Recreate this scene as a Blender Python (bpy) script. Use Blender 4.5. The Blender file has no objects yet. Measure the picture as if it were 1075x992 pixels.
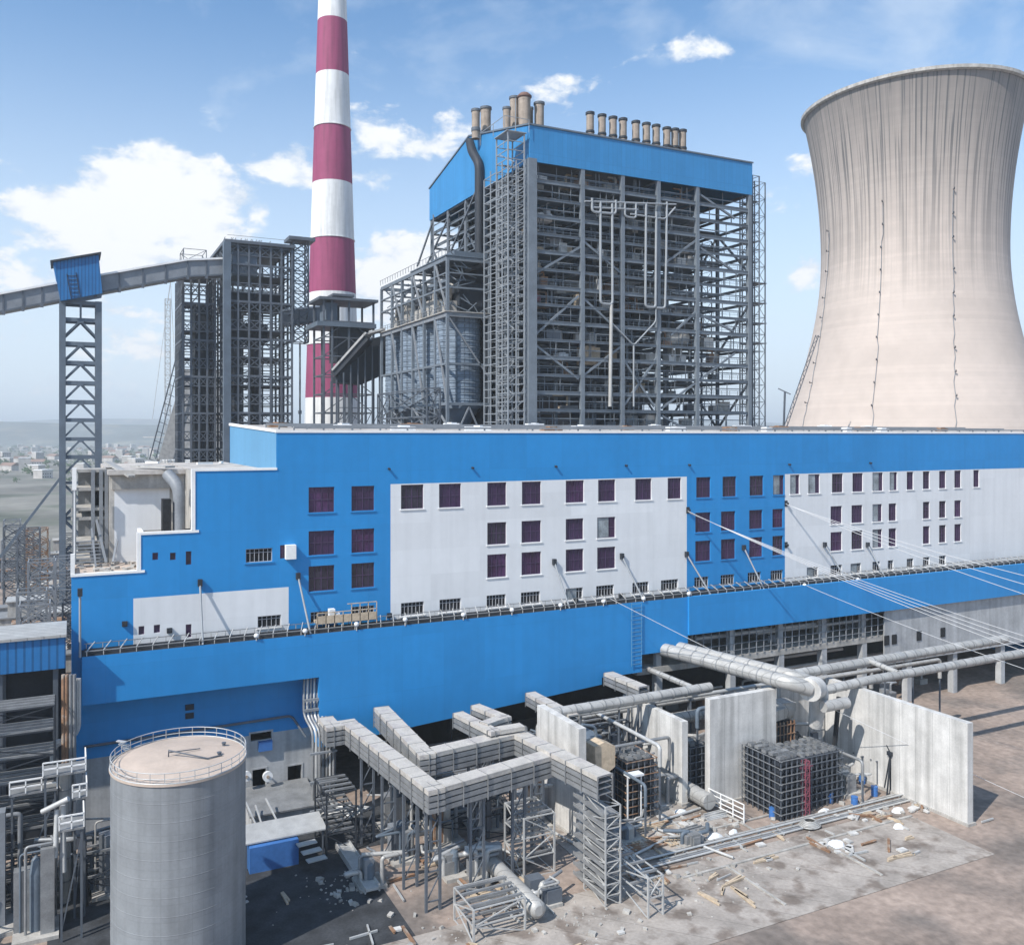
import bpy, math, random
from mathutils import Vector, Matrix
random.seed(7)
R = math.radians
# ------------------------------------------------------------------ camera
CH = 48.0                                   # camera height above the yard
FPX, CX, CY = 903.0, 495.0, 457.0           # focal length, principal point (photo pixels, 1075 wide)
SN, CS = math.sin(R(25)), math.cos(R(25))
scene = bpy.context.scene
cd = bpy.data.cameras.new('camera'); cam = bpy.data.objects.new('camera', cd)
scene.collection.objects.link(cam); scene.camera = cam
cam.location = (0, 0, CH); cam.rotation_euler = (R(90), 0, R(-25))
cd.sensor_width = 36; cd.lens = 36*FPX/1075
cd.shift_x = (537.5-CX)/1075; cd.shift_y = (CY-496)/1075
cd.clip_start = 1; cd.clip_end = 30000
# ------------------------------------------------------------------ light
SUN = Vector((-0.66, -0.25, 0.72)).normalized()
EL = math.asin(SUN.z); AZ = math.atan2(SUN.x, SUN.y)
ld = bpy.data.lights.new('sun', 'SUN'); lo = bpy.data.objects.new('sun', ld)
scene.collection.objects.link(lo)
lo.rotation_euler = SUN.to_track_quat('Z', 'Y').to_euler()
ld.energy = 4.7; ld.angle = R(0.55); ld.color = (1, .955, .89)
scene.view_settings.view_transform = 'Standard'; scene.view_settings.look = 'None'
scene.view_settings.exposure = 0.25; scene.view_settings.gamma = 1
scene.cycles.max_bounces = 5; scene.cycles.diffuse_bounces = 3; scene.cycles.volume_bounces = 0

def pdir(x, y):
    k = (x-CX)/FPX; m = (CY-y)/FPX
    return Vector((CS*k+SN, CS-SN*k, m))
def P(x, y, X=None, Y=None, z=None, f=None):
    d = pdir(x, y)
    if Y is not None: t = Y/d.y
    elif X is not None: t = X/d.x
    elif z is not None: t = (z-CH)/d.z
    else: t = f
    return Vector((0, 0, CH)) + d*t
def XA(x, Y): d = pdir(x, CY); return d.x/d.y*Y

# ------------------------------------------------------------------ world: sky with cumulus
w = bpy.data.worlds.new('World'); scene.world = w; w.use_nodes = True
nt = w.node_tree; N = nt.nodes; L = nt.links; N.clear()
def n(t, **k):
    a = N.new(t)
    for q, v in k.items(): setattr(a, q, v)
    return a
def mth(op, a, b=None, c=None, clamp=False):
    q = n('ShaderNodeMath', operation=op, use_clamp=clamp)
    for i, v in enumerate((a, b, c)):
        if v is None: continue
        if isinstance(v, (int, float)): q.inputs[i].default_value = v
        else: L.new(v, q.inputs[i])
    return q.outputs[0]
out = n('ShaderNodeOutputWorld'); bg = n('ShaderNodeBackground'); L.new(bg.outputs[0], out.inputs[0])
sky = n('ShaderNodeTexSky', sky_type='NISHITA', sun_disc=False)
sky.sun_elevation = EL; sky.sun_rotation = AZ; sky.altitude = 150; sky.air_density = 1.0; sky.dust_density = 0.7; sky.ozone_density = 1.5
tc = n('ShaderNodeTexCoord')
def dotv(v):
    q = n('ShaderNodeVectorMath', operation='DOT_PRODUCT'); L.new(tc.outputs['Generated'], q.inputs[0]); q.inputs[1].default_value = v
    return q.outputs['Value']
mp = n('ShaderNodeMapping'); mp.inputs['Scale'].default_value = (1, 1, 1.7); L.new(tc.outputs['Generated'], mp.inputs[0])
def noise(sc, det, rough=.55, dist=0, off=(0, 0, 0)):
    m2 = n('ShaderNodeMapping'); m2.inputs['Location'].default_value = off; L.new(mp.outputs[0], m2.inputs[0])
    q = n('ShaderNodeTexNoise'); q.inputs['Scale'].default_value = sc; q.inputs['Detail'].default_value = det
    q.inputs['Roughness'].default_value = rough; q.inputs['Distortion'].default_value = dist; L.new(m2.outputs[0], q.inputs['Vector'])
    return q.outputs['Fac']
n1 = noise(19, 9, .55, .25); n2 = noise(4.2, 7, .6, .5, (3, 1, 2)); n3 = noise(38, 6, .6, 0, (1, 5, 2))
n4 = noise(22, 8, .6, .1, (.3, .2, .035))
blobs = [(155, 188, 56, 30, 1.15), (205, 218, 52, 26, .95), (120, 235, 70, 30, .85), (200, 262, 70, 20, .6), (60, 285, 90, 24, .65), (50, 215, 40, 16, .5), (284, 172, 40, 17, .75), (345, 188, 40, 14, .4),
         (425, 150, 62, 30, .75), (440, 275, 58, 36, 1.0), (600, 90, 46, 18, .7), (735, 52, 50, 18, .66), (840, 210, 60, 20, .42), (560, 30, 90, 20, .2),
         (-60, 180, 90, 40, .6), (1040, 130, 60, 26, .6), (120, 380, 200, 60, .45), (425, 350, 120, 60, .4), (845, 170, 40, 18, .5), (848, 290, 30, 20, .6), (330, 300, 60, 18, .4)]
tot = None
for (bx, by, ra, rb, amp) in blobs:
    c = pdir(bx, by).normalized(); rt = Vector((CS, -SN, 0)); rt = (rt - c*rt.dot(c)).normalized(); up = rt.cross(c) if rt.cross(c).z > 0 else c.cross(rt)
    s = pdir(bx, by).length
    a = ra/FPX/s; b = rb/FPX/s
    u = dotv(tuple(rt/a)); v = dotv(tuple(up/b))
    r2 = mth('ADD', mth('MULTIPLY', u, u), mth('MULTIPLY', v, v))
    g = mth('MULTIPLY', mth('EXPONENT', mth('MULTIPLY', r2, -.8)), amp)
    front = mth('GREATER_THAN', dotv(tuple(c)), 0)
    g = mth('MULTIPLY', g, front)
    tot = g if tot is None else mth('ADD', tot, g)
puff = mth('MULTIPLY_ADD', n1, 1.9, mth('MULTIPLY_ADD', n3, .55, mth('MULTIPLY', n2, .5)))
cum = mth('ADD', tot, mth('SUBTRACT', puff, 1.55))
def ramp(v, a, b, lo_=0, hi_=1, smooth=True):
    q = n('ShaderNodeMapRange', interpolation_type='SMOOTHSTEP' if smooth else 'LINEAR')
    L.new(v, q.inputs['Value']); q.inputs['From Min'].default_value = a; q.inputs['From Max'].default_value = b
    q.inputs['To Min'].default_value = lo_; q.inputs['To Max'].default_value = hi_
    return q.outputs[0]
mcum = ramp(cum, .28, .66)
veil = ramp(mth('ADD', n2, mth('MULTIPLY', n1, .25)), .50, .95, 0, .55)
zz = dotv((0, 0, 1))
low = ramp(zz, .0, .50, .95, 0.0)
m1 = mth('MAXIMUM', mcum, mth('MAXIMUM', veil, low))
tint = n('ShaderNodeMix', data_type='RGBA', blend_type='MULTIPLY'); tint.inputs['Factor'].default_value = 1
L.new(sky.outputs[0], tint.inputs['A']); tint.inputs['B'].default_value = (1.08, 1.58, 1.84, 1)
shade = ramp(mth('ADD', mth('MULTIPLY', cum, .55), mth('ADD', n4, mth('MULTIPLY', n3, .5))), .72, 1.22, 0, 1)
ccol = n('ShaderNodeMix', data_type='RGBA'); L.new(shade, ccol.inputs['Factor'])
ccol.inputs['A'].default_value = (6.1, 7.2, 8.7, 1); ccol.inputs['B'].default_value = (9.6, 9.8, 10.1, 1)
mix0 = n('ShaderNodeMix', data_type='RGBA'); L.new(mth('MAXIMUM', veil, low), mix0.inputs['Factor']); L.new(tint.outputs['Result'], mix0.inputs['A']); mix0.inputs['B'].default_value = (7.7, 8.7, 9.8, 1)
mix = n('ShaderNodeMix', data_type='RGBA'); L.new(mcum, mix.inputs['Factor']); L.new(mix0.outputs['Result'], mix.inputs['A']); L.new(ccol.outputs['Result'], mix.inputs['B'])
L.new(mix.outputs['Result'], bg.inputs['Color']); bg.inputs['Strength'].default_value = 0.092

# ------------------------------------------------------------------ mesh helpers
class B:
    def __init__(s): s.v = []; s.f = []; s.m = []; s.s = []
    def add(s, vs, fs, mi=0, sm=False):
        o = len(s.v); s.v += [tuple(q) for q in vs]
        for f in fs: s.f.append(tuple(o+i for i in f)); s.m.append(mi); s.s.append(sm)
        return s
    def box(s, x0, x1, y0, y1, z0, z1, mi=0):
        return s.add([(x0,y0,z0),(x1,y0,z0),(x1,y1,z0),(x0,y1,z0),(x0,y0,z1),(x1,y0,z1),(x1,y1,z1),(x0,y1,z1)],
              [(0,3,2,1),(4,5,6,7),(0,1,5,4),(1,2,6,5),(2,3,7,6),(3,0,4,7)], mi)
    def rbox(s, c, sx, sy, sz, rz=0, tilt=0, mi=0):
        M = Matrix.Rotation(rz, 3, 'Z') @ Matrix.Rotation(tilt, 3, 'X'); c = Vector(c); vs = []
        for k in (0, 1):
            for (i, j) in ((-1,-1),(1,-1),(1,1),(-1,1)): vs.append(c + M @ Vector((i*sx/2, j*sy/2, (k-.5)*sz)))
        return s.add(vs, [(0,3,2,1),(4,5,6,7),(0,1,5,4),(1,2,6,5),(2,3,7,6),(3,0,4,7)], mi)
    def bar(s, p, q, wd, h=None, mi=0):
        p = Vector(p); q = Vector(q); d = q-p
        if d.length < 1e-5: return s
        h = h or wd; d.normalize(); a = Vector((0, 0, 1)) if abs(d.z) < .95 else Vector((0, 1, 0))
        x = d.cross(a).normalized(); y = x.cross(d).normalized(); vs = []
        for c in (p, q):
            for (i, j) in ((-1,-1),(1,-1),(1,1),(-1,1)): vs.append(c + x*i*wd/2 + y*j*h/2)
        return s.add(vs, [(0,3,2,1),(4,5,6,7),(0,1,5,4),(1,2,6,5),(2,3,7,6),(3,0,4,7)], mi)
    def ibeam(s, p, q, wd, h, mi=0):
        p = Vector(p); q = Vector(q); up = Vector((0, 0, h/2-.04))
        s.bar(p+up, q+up, wd, .08, mi); s.bar(p-up, q-up, wd, .08, mi); return s.bar(p, q, .09, h-.16, mi)
    def tube(s, pts, r, seg=10, mi=0, cap=True, bend=0):
        pts = [Vector(p) for p in pts]
        if bend:
            o = [pts[0]]; ro = [r[0]] if isinstance(r, (list, tuple)) else None
            for i in range(1, len(pts)-1):
                a, b, c = pts[i-1], pts[i], pts[i+1]
                u = (a-b); v = (c-b); t = min(bend, u.length*.49, v.length*.49); u.normalize(); v.normalize()
                for k in range(6):
                    q = k/5; o.append((b+u*t)*(1-q)**2 + b*2*q*(1-q) + (b+v*t)*q*q)
                    if ro: ro.append(r[i])
            o.append(pts[-1]); pts = o
            if ro: r = ro+[r[-1]]
        vs = []; up = None; nn = len(pts)
        for i, p in enumerate(pts):
            d = (pts[min(i+1, nn-1)]-pts[max(i-1, 0)]).normalized()
            if up is None: up = d.cross(Vector((0, 0, 1)) if abs(d.z) < .9 else Vector((0, 1, 0))).normalized()
            up = (up - d*up.dot(d)).normalized(); sd = d.cross(up)
            rr = r[i] if isinstance(r, (list, tuple)) else r
            for k in range(seg):
                a = 2*math.pi*k/seg; vs.append(p + up*math.cos(a)*rr + sd*math.sin(a)*rr)
        fs = [(i*seg+k, i*seg+(k+1)%seg, (i+1)*seg+(k+1)%seg, (i+1)*seg+k) for i in range(nn-1) for k in range(seg)]
        s.add(vs, fs, mi, True)
        if cap: s.add(vs[:seg], [tuple(range(seg))[::-1]], mi); s.add(vs[-seg:], [tuple(range(seg))], mi)
        return s
    def lathe(s, c, prof, seg=48, mi=0, smooth=True, midx=None):
        c = Vector(c); vs = []
        for (r, z) in prof:
            for k in range(seg): a = 2*math.pi*k/seg; vs.append(c+Vector((r*math.cos(a), r*math.sin(a), z)))
        for i in range(len(prof)-1):
            o = len(s.v)
            ring = vs[i*seg:(i+2)*seg]
            s.add(ring, [(k, (k+1)%seg, seg+(k+1)%seg, seg+k) for k in range(seg)], midx(i) if midx else mi, smooth)
        return s
    def prism(s, poly, axis, a0, a1, mi=0):   # poly 2-D in the other two axes
        def mk(u, v, a): return {'X': (a, u, v), 'Y': (u, a, v), 'Z': (u, v, a)}[axis]
        k = len(poly); vs = [mk(u, v, a0) for u, v in poly]+[mk(u, v, a1) for u, v in poly]
        return s.add(vs, [tuple(range(k)), tuple(range(2*k-1, k-1, -1))]+[(i, k+i, k+(i+1)%k, (i+1)%k) for i in range(k)], mi)
    def lattice(s, x0, x1, y0, y1, z0, z1, nz, cw=.3, bw=.14, br='X', rings=True):
        C4 = [(x0,y0),(x1,y0),(x1,y1),(x0,y1)]
        for (x, y) in C4: s.bar((x,y,z0),(x,y,z1),cw)
        for i in range(nz+1):
            z = z0+(z1-z0)*i/nz
            for j in range(4):
                a, b = C4[j], C4[(j+1)%4]
                if rings: s.bar((*a,z),(*b,z),bw*1.15)
                if i < nz:
                    zt = z0+(z1-z0)*(i+1)/nz
                    if br == 'X': s.bar((*a,z),(*b,zt),bw); s.bar((*b,z),(*a,zt),bw)
                    elif br == 'Z': (s.bar((*a,z),(*b,zt),bw) if i%2 else s.bar((*b,z),(*a,zt),bw))
                    elif br == 'V':
                        m = ((a[0]+b[0])/2, (a[1]+b[1])/2, zt); s.bar((*a,z),m,bw); s.bar((*b,z),m,bw)
        return s

def wloc(o):
    v = Vector((0, 0, 0))
    while o: v += o.location; o = o.parent
    return v
def obj(name, b, mats, parent=None, **props):
    me = bpy.data.meshes.new(name); o = bpy.data.objects.new(name, me); scene.collection.objects.link(o)
    off = wloc(parent)
    me.from_pydata([(v[0]-off.x, v[1]-off.y, v[2]-off.z) for v in b.v], [], b.f)
    for m in (mats if isinstance(mats, (list, tuple)) else [mats]): me.materials.append(m)
    me.polygons.foreach_set('material_index', b.m); me.polygons.foreach_set('use_smooth', b.s)
    me.update()
    if parent: o.parent = parent
    for k, v in props.items(): o[k] = v
    return o
def thing(name, label, cat, loc=(0, 0, 0), group=None):
    o = bpy.data.objects.new(name, None); scene.collection.objects.link(o); o.location = loc
    o['label'] = label; o['category'] = cat
    if group: o['group'] = group
    return o
def tag(o, label, cat, group=None):
    o['label'] = label; o['category'] = cat
    if group: o['group'] = group
    return o
def solo(name, b, mats, label, cat, group=None): return tag(obj(name, b, mats), label, cat, group)
def structure(name, b, mats): return obj(name, b, mats, kind='structure')
ORD = ['first','second','third','fourth','fifth','sixth','seventh','eighth','ninth','tenth','eleventh','twelfth','thirteenth','fourteenth','fifteenth','sixteenth','seventeenth','eighteenth','nineteenth','twentieth']

# ------------------------------------------------------------------ materials
def mat(name, col, rough=.75, metal=0, var=.12, scale=.35, streak=0, panel=None, seam=.75, bump=0, col2=None, mixscale=.15, mixlo=.5, mixhi=.62, spec=.35, rib=None, fine=.5):
    m = bpy.data.materials.new(name); m.use_nodes = True; t = m.node_tree; nn = t.nodes; l = t.links
    p = nn['Principled BSDF']; p.inputs['Roughness'].default_value = rough; p.inputs['Metallic'].default_value = metal
    p.inputs['Specular IOR Level'].default_value = spec
    tcc = nn.new('ShaderNodeTexCoord'); geo = tcc.outputs['Object']
    def noi(sc, det=5, vec=geo, scl=None):
        if scl:
            mm = nn.new('ShaderNodeMapping'); mm.inputs['Scale'].default_value = scl; l.new(vec, mm.inputs[0]); vec = mm.outputs[0]
        q = nn.new('ShaderNodeTexNoise'); q.inputs['Scale'].default_value = sc; q.inputs['Detail'].default_value = det; l.new(vec, q.inputs['Vector']); return q.outputs['Fac']
    def rng(v, a, b, c, d):
        q = nn.new('ShaderNodeMapRange'); l.new(v, q.inputs['Value'])
        for i, x in zip(('From Min','From Max','To Min','To Max'), (a,b,c,d)): q.inputs[i].default_value = x
        return q.outputs[0]
    def mul(c, v):
        q = nn.new('ShaderNodeVectorMath'); q.operation = 'SCALE'; l.new(c, q.inputs[0]); l.new(v, q.inputs['Scale']); return q.outputs[0]
    rgb = nn.new('ShaderNodeRGB'); rgb.outputs[0].default_value = (*col, 1); c = rgb.outputs[0]
    if col2:
        mx = nn.new('ShaderNodeMix'); mx.data_type = 'RGBA'; l.new(rng(noi(mixscale, 8), mixlo, mixhi, 0, 1), mx.inputs['Factor'])
        l.new(c, mx.inputs['A']); mx.inputs['B'].default_value = (*col2, 1); c = mx.outputs['Result']
    if var: c = mul(c, rng(noi(scale, 6), .3, .7, 1-var, 1+var)); c = mul(c, rng(noi(scale*9, 4), .3, .7, 1-var*fine, 1+var*fine))
    if streak: c = mul(c, rng(noi(1.0, 6, scl=(.9, .9, .05)), .42, .68, 1, 1-streak))
    sep = None
    def uv(sx=1, sz=1):
        s_ = nn.new('ShaderNodeSeparateXYZ'); l.new(geo, s_.inputs[0]); a = nn.new('ShaderNodeMath'); a.operation = 'ADD'; l.new(s_.outputs[0], a.inputs[0]); l.new(s_.outputs[1], a.inputs[1])
        cb = nn.new('ShaderNodeCombineXYZ'); l.new(a.outputs[0], cb.inputs[0]); l.new(s_.outputs[2], cb.inputs[1]); return cb.outputs[0]
    if panel:
        br = nn.new('ShaderNodeTexBrick'); l.new(uv(), br.inputs['Vector']); br.inputs['Scale'].default_value = 1
        br.inputs['Brick Width'].default_value = panel[0]; br.inputs['Row Height'].default_value = panel[1]; br.inputs['Mortar Size'].default_value = panel[2] if len(panel) > 2 else .05
        br.offset = 0; br.inputs['Color1'].default_value = (1, 1, 1, 1); br.inputs['Color2'].default_value = (.93, .93, .93, 1); br.inputs['Mortar'].default_value = (seam,)*3+(1,)
        mx = nn.new('ShaderNodeMix'); mx.data_type = 'RGBA'; mx.blend_type = 'MULTIPLY'; mx.inputs['Factor'].default_value = 1; l.new(c, mx.inputs['A']); l.new(br.outputs['Color'], mx.inputs['B']); c = mx.outputs['Result']
    l.new(c, p.inputs['Base Color'])
    if bump or rib:
        hs = noi(3 if not rib else 1, 5)
        if rib:
            wv = nn.new('ShaderNodeTexWave'); wv.bands_direction = 'X'; l.new(uv(), wv.inputs['Vector']); wv.inputs['Scale'].default_value = rib; hs = wv.outputs['Fac']
        bp = nn.new('ShaderNodeBump'); bp.inputs['Strength'].default_value = bump or .4; bp.inputs['Distance'].default_value = .12; l.new(hs, bp.inputs['Height']); l.new(bp.outputs[0], p.inputs['Normal'])
    return m
BLUE = (.020, .248, .585)
M = {}
M['blue'] = mat('blue_paint', BLUE, .6, var=.06, scale=.08, streak=.05, panel=(6, 7.2, .05), seam=.92)
M['bluepan'] = mat('blue_cladding', (.040, .235, .50), .5, var=.05, scale=.1, streak=.06, panel=(1.1, 30, .06), seam=.86)
M['blueshed'] = mat('blue_shed_cladding', (.02, .16, .40), .5, var=.08, panel=(.8, 30, .12), seam=.6)
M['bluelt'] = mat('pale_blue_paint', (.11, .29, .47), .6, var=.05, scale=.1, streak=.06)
M['white'] = mat('white_render', (.74, .75, .76), .8, var=.035, scale=.12, streak=.06, panel=(7.5, 3.6, .03), seam=.93)
M['coping'] = mat('white_coping', (.82, .81, .79), .7, var=.07)
M['lowwall'] = mat('shade_grey_render', (.42, .43, .44), .85, var=.14, scale=.3, streak=.25)  # on the recess wall, white render with its shade put into the grey
M['roof'] = mat('roof_screed', (.48, .44, .40), .9, var=.22, scale=.25, col2=(.30, .28, .27), mixscale=.3)
M['conc'] = mat('cast_concrete', (.60, .585, .56), .85, var=.13, scale=.5, streak=.32, panel=(2.4, 30, .06), seam=.8, bump=.1)
M['concdirty'] = mat('stained_concrete', (.42, .40, .37), .9, var=.2, scale=.6, streak=.3)
M['steel'] = mat('grey_steel_paint', (.105, .120, .142), .55, var=.15, scale=.4)
M['steeldk'] = mat('dark_steel', (.028, .033, .042), .6, var=.2, scale=.4)
M['beam'] = mat('boiler_beam_paint', (.155, .180, .208), .6, var=.15, scale=.4)
M['steellt'] = mat('light_steel', (.22, .235, .255), .5, var=.15, scale=.4)
M['steelbl'] = mat('blue_grey_steel', (.12, .15, .185), .55, var=.15)
M['galv'] = mat('galvanised_metal', (.50, .50, .49), .45, metal=.25, var=.14, scale=.8)
M['galvdk'] = mat('dull_galvanised', (.27, .275, .28), .5, metal=.3, var=.2, scale=.8)
M['lag'] = mat('pipe_lagging', (.44, .43, .41), .5, metal=.2, var=.14, scale=.5, panel=(1.6, 40, .07), seam=.65)
M['whitepipe'] = mat('white_pipe', (.30, .32, .34), .5, var=.08)
M['traytop'] = mat('tray_cover', (.52, .485, .44), .6, metal=.05, var=.2, scale=.5, col2=(.38, .35, .33), mixscale=.5)
M['ladder'] = mat('pale_ladder_steel', (.27, .29, .31), .5, var=.12)
M['rust'] = mat('rusty_metal', (.26, .15, .09), .8, var=.25, scale=1, col2=(.34, .28, .23), mixscale=.8)
M['stack'] = mat('weathered_stack', (.33, .27, .22), .7, var=.22, scale=.6, streak=.35)
M['stacktop'] = mat('stack_cap', (.17, .10, .08), .8, var=.3)
M['silo'] = mat('silo_plates', (.20, .25, .31), .8, metal=0, var=.25, scale=.5, panel=(1.1, 1.25, .12), seam=.55)
M['tankside'] = mat('tank_plates', (.255, .27, .285), .6, metal=.05, var=.09, scale=.4, streak=.22, panel=(1.1, 1.5, .04), seam=.88)
M['tanktop'] = mat('tank_roof', (.50, .405, .335), .8, var=.1, scale=.35, col2=(.40, .33, .28), mixscale=.2, mixlo=.5, mixhi=.75)
M['pane'] = mat('purple_glass', (.040, .018, .060), .3, var=.25, scale=.3, spec=.5)
M['pane_b'] = mat('violet_glass', (.060, .024, .075), .15, var=.5, scale=.4, spec=.5)
M['pane_c'] = mat('dusky_glass', (.030, .026, .045), .08, var=.4, scale=.6, spec=.6)
M['panelt'] = mat('pale_glass', (.24, .27, .29), .15, var=.4, scale=.5, spec=.5)
M['mull'] = mat('purple_frame', (.075, .045, .10), .5, var=.1)
M['louv'] = mat('pale_louvre_bar', (.42, .42, .44), .6, var=.1)
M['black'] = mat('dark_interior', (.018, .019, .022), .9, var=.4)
M['red'] = mat('chimney_red', (.30, .060, .135), .7, var=.09, scale=.08, streak=.25)
M['chwhite'] = mat('chimney_white', (.72, .72, .71), .7, var=.08, scale=.08, streak=.22)
M['gravel'] = mat('shade_dark_gravel', (.040, .043, .048), .95, var=.4, scale=.5)  # gravel tone lowered to carry the yard shade along the hall foot
M['wood'] = mat('raw_timber', (.50, .40, .29), .8, var=.2, scale=1.5)
M['tarp'] = mat('white_tarp', (.72, .73, .74), .6, var=.1, scale=1.5)
M['bluebar'] = mat('blue_plastic', (.05, .16, .42), .45, var=.15)
M['redpaint'] = mat('red_paint', (.26, .07, .10), .6, var=.15)
M['cable'] = mat('white_cable', (.58, .58, .58), .6, var=.05)
M['house'] = mat('house_wall', (.50, .47, .44), .9, var=.3, scale=.02)
M['houser'] = mat('house_roof', (.30, .20, .16), .9, var=.3, scale=.02)
M['leaf'] = mat('foliage', (.05, .085, .035), .9, var=.5, scale=.05)
M['hill'] = mat('hill_land', (.12, .135, .125), .95, var=.3, scale=.004, col2=(.22, .21, .17), mixscale=.006)
M['field'] = mat('valley_land', (.20, .19, .165), .95, var=.3, scale=.01, col2=(.12, .13, .10), mixscale=.012)
# ground: sandy earth, cement spills, darker damp tracks
def ground_mat():
    m = mat('yard_earth', (.30, .235, .195), .95, var=.22, scale=.12, col2=(.185, .155, .135), mixscale=.09, mixlo=.46, mixhi=.60, bump=.4, fine=1.0)
    return m
M['earth'] = ground_mat()
M['slab'] = mat('yard_slab', (.36, .32, .285), .9, var=.22, scale=.3, col2=(.20, .165, .14), mixscale=.35, panel=(5, 400, .05), seam=.6)
def tower_mat():
    m = mat('tower_concrete', (.54, .46, .405), .9, var=.08, scale=.03, panel=(400, 1.5, .09), seam=.93)
    t = m.node_tree; nn = t.nodes; l = t.links; p = nn['Principled BSDF']; src = p.inputs['Base Color'].links[0].from_socket
    tcc = nn.new('ShaderNodeTexCoord'); sp = nn.new('ShaderNodeSeparateXYZ'); l.new(tcc.outputs['Object'], sp.inputs[0])
    at = nn.new('ShaderNodeMath'); at.operation = 'ARCTAN2'; l.new(sp.outputs[1], at.inputs[0]); l.new(sp.outputs[0], at.inputs[1])
    def streaknoise(fa, fz, off=0):
        cb = nn.new('ShaderNodeCombineXYZ'); a = nn.new('ShaderNodeMath'); a.operation = 'MULTIPLY'; a.inputs[1].default_value = fa; l.new(at.outputs[0], a.inputs[0]); l.new(a.outputs[0], cb.inputs[0])
        b = nn.new('ShaderNodeMath'); b.operation = 'MULTIPLY'; b.inputs[1].default_value = fz; l.new(sp.outputs[2], b.inputs[0]); l.new(b.outputs[0], cb.inputs[1]); cb.inputs[2].default_value = off
        q = nn.new('ShaderNodeTexNoise'); q.inputs['Scale'].default_value = 1; q.inputs['Detail'].default_value = 6; l.new(cb.outputs[0], q.inputs['Vector']); return q.outputs['Fac']
    mr = nn.new('ShaderNodeMapRange'); l.new(streaknoise(42, .012), mr.inputs[0]); mr.inputs[1].default_value = .44; mr.inputs[2].default_value = .58
    # stains run down from the rim, fading out by mid height
    z = nn.new('ShaderNodeMath'); z.operation = 'MULTIPLY_ADD'; l.new(streaknoise(14, .0, 4), z.inputs[0]); z.inputs[1].default_value = 60; l.new(sp.outputs[2], z.inputs[2])
    zr = nn.new('ShaderNodeMapRange'); l.new(z.outputs[0], zr.inputs[0]); zr.inputs[1].default_value = 128; zr.inputs[2].default_value = 186
    ml = nn.new('ShaderNodeMath'); ml.operation = 'MULTIPLY'; l.new(mr.outputs[0], ml.inputs[0]); l.new(zr.outputs[0], ml.inputs[1])
    zr2 = nn.new('ShaderNodeMapRange'); l.new(z.outputs[0], zr2.inputs[0]); zr2.inputs[1].default_value = 150; zr2.inputs[2].default_value = 208; zr2.inputs[3].default_value = 0; zr2.inputs[4].default_value = .75
    ad = nn.new('ShaderNodeMath'); ad.operation = 'MAXIMUM'; l.new(ml.outputs[0], ad.inputs[0]); l.new(zr2.outputs[0], ad.inputs[1])
    mx = nn.new('ShaderNodeMix'); mx.data_type = 'RGBA'; l.new(ad.outputs[0], mx.inputs['Factor']); l.new(src, mx.inputs['A']); mx.inputs['B'].default_value = (.125, .12, .118, 1)
    l.new(mx.outputs['Result'], p.inputs['Base Color']); return m
M['tower'] = tower_mat()

# ------------------------------------------------------------------ ground and far land
b = B(); G = 14000; b.add([(-G,-2000,0),(G,-2000,0),(G,G,0),(-G,G,0)], [(0,1,2,3)]); structure('ground', b, M['earth'])
b = B(); a_, c_ = P(-900, CY, f=330), P(260, CY, f=330); a2_, c2_ = P(-900, CY, f=3700), P(1300, CY, f=3700); b.add([(a_.x,a_.y,.03),(c_.x,c_.y,.03),(c2_.x,c2_.y,.03),(a2_.x,a2_.y,.03)], [(0,1,2,3)]); structure('field', b, M['field'])
b = B(); b.box(18, 96, 64, 77, .0, .06); b.box(52, 74, 80, 100, 0, .06); structure('concrete_yard', b, M['slab'])
b = B(); b.box(-30, 52, 96, 106, 0, .08); b.box(-2, 30, 76, 96, 0, .05); structure('gravel_ground', b, M['gravel'])
b = B()
def hillrow(f, base, amp, seed, w_):
    rnd = random.Random(seed); ph = [rnd.uniform(0, 6.28) for _ in range(6)]
    pts = []; nn_ = 90
    for i in range(nn_+1):
        xp = -700+i*(2600/nn_)
        h = base + amp*sum(math.sin(xp*.004*(j+1)*1.3+ph[j])/(j+1) for j in range(6))
        pts.append((P(xp, CY, f=f), h))
    vs = []
    for p, h in pts:
        d = Vector((SN, CS, 0)); vs += [(p.x, p.y, 0.5), ((p+d*w_*.5).x, (p+d*w_*.5).y, h), ((p+d*w_*2).x, (p+d*w_*2).y, .5)]
    fs = []
    for i in range(nn_):
        for j in (0, 1): a = i*3+j; fs.append((a, a+3, a+4, a+1))
    b.add(vs, fs, 0, True)
hillrow(3600, 96, 11, 3, 900); hillrow(6500, 150, 26, 8, 1500)
structure('hills', b, M['hill'])

# ------------------------------------------------------------------ turbine hall
WY, AY = 110.0, 106.5
hx = [XA(75, WY), XA(148, WY), XA(205, WY), XA(290, WY)]
HZ = [31.6, 36.1, 43.6, 48.4]
XR = 188.0
hall = thing('turbine_hall', 'long blue and white painted turbine hall with rows of dark square windows', 'power station', (hx[0], WY, 0))
rows = {1: (48-6.75, 48-10.05), 2: (48-12.45, 48-15.6), 3: (48-17.0, 48-20.3), 4: (48-22.8, 48-24.6)}
R1 = [(324,351),(369,393),(421,444.6),(461,484),(511.6,531.6),(548,568),(594,613),(628,646),(667,684),(701,715),(731,746),(758.6,773),(787,801.5),(811.6,823),(829.6,839.4),(848.6,860.6),(873.5,885),(895,906),(916,927),(934,942),(952,959),(969,976),(986,993),(1002,1009),(1022,1028)]
R2 = [(324,351),(369,393),(511.6,531.6),(547.6,568),(594,612.5),(627,646),(730,746),(757,772),(786.6,800.5),(811,822),(872,884),(894,905.5),(916,926),(933,941),(969,976),(986,993),(1002,1009)]
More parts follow.
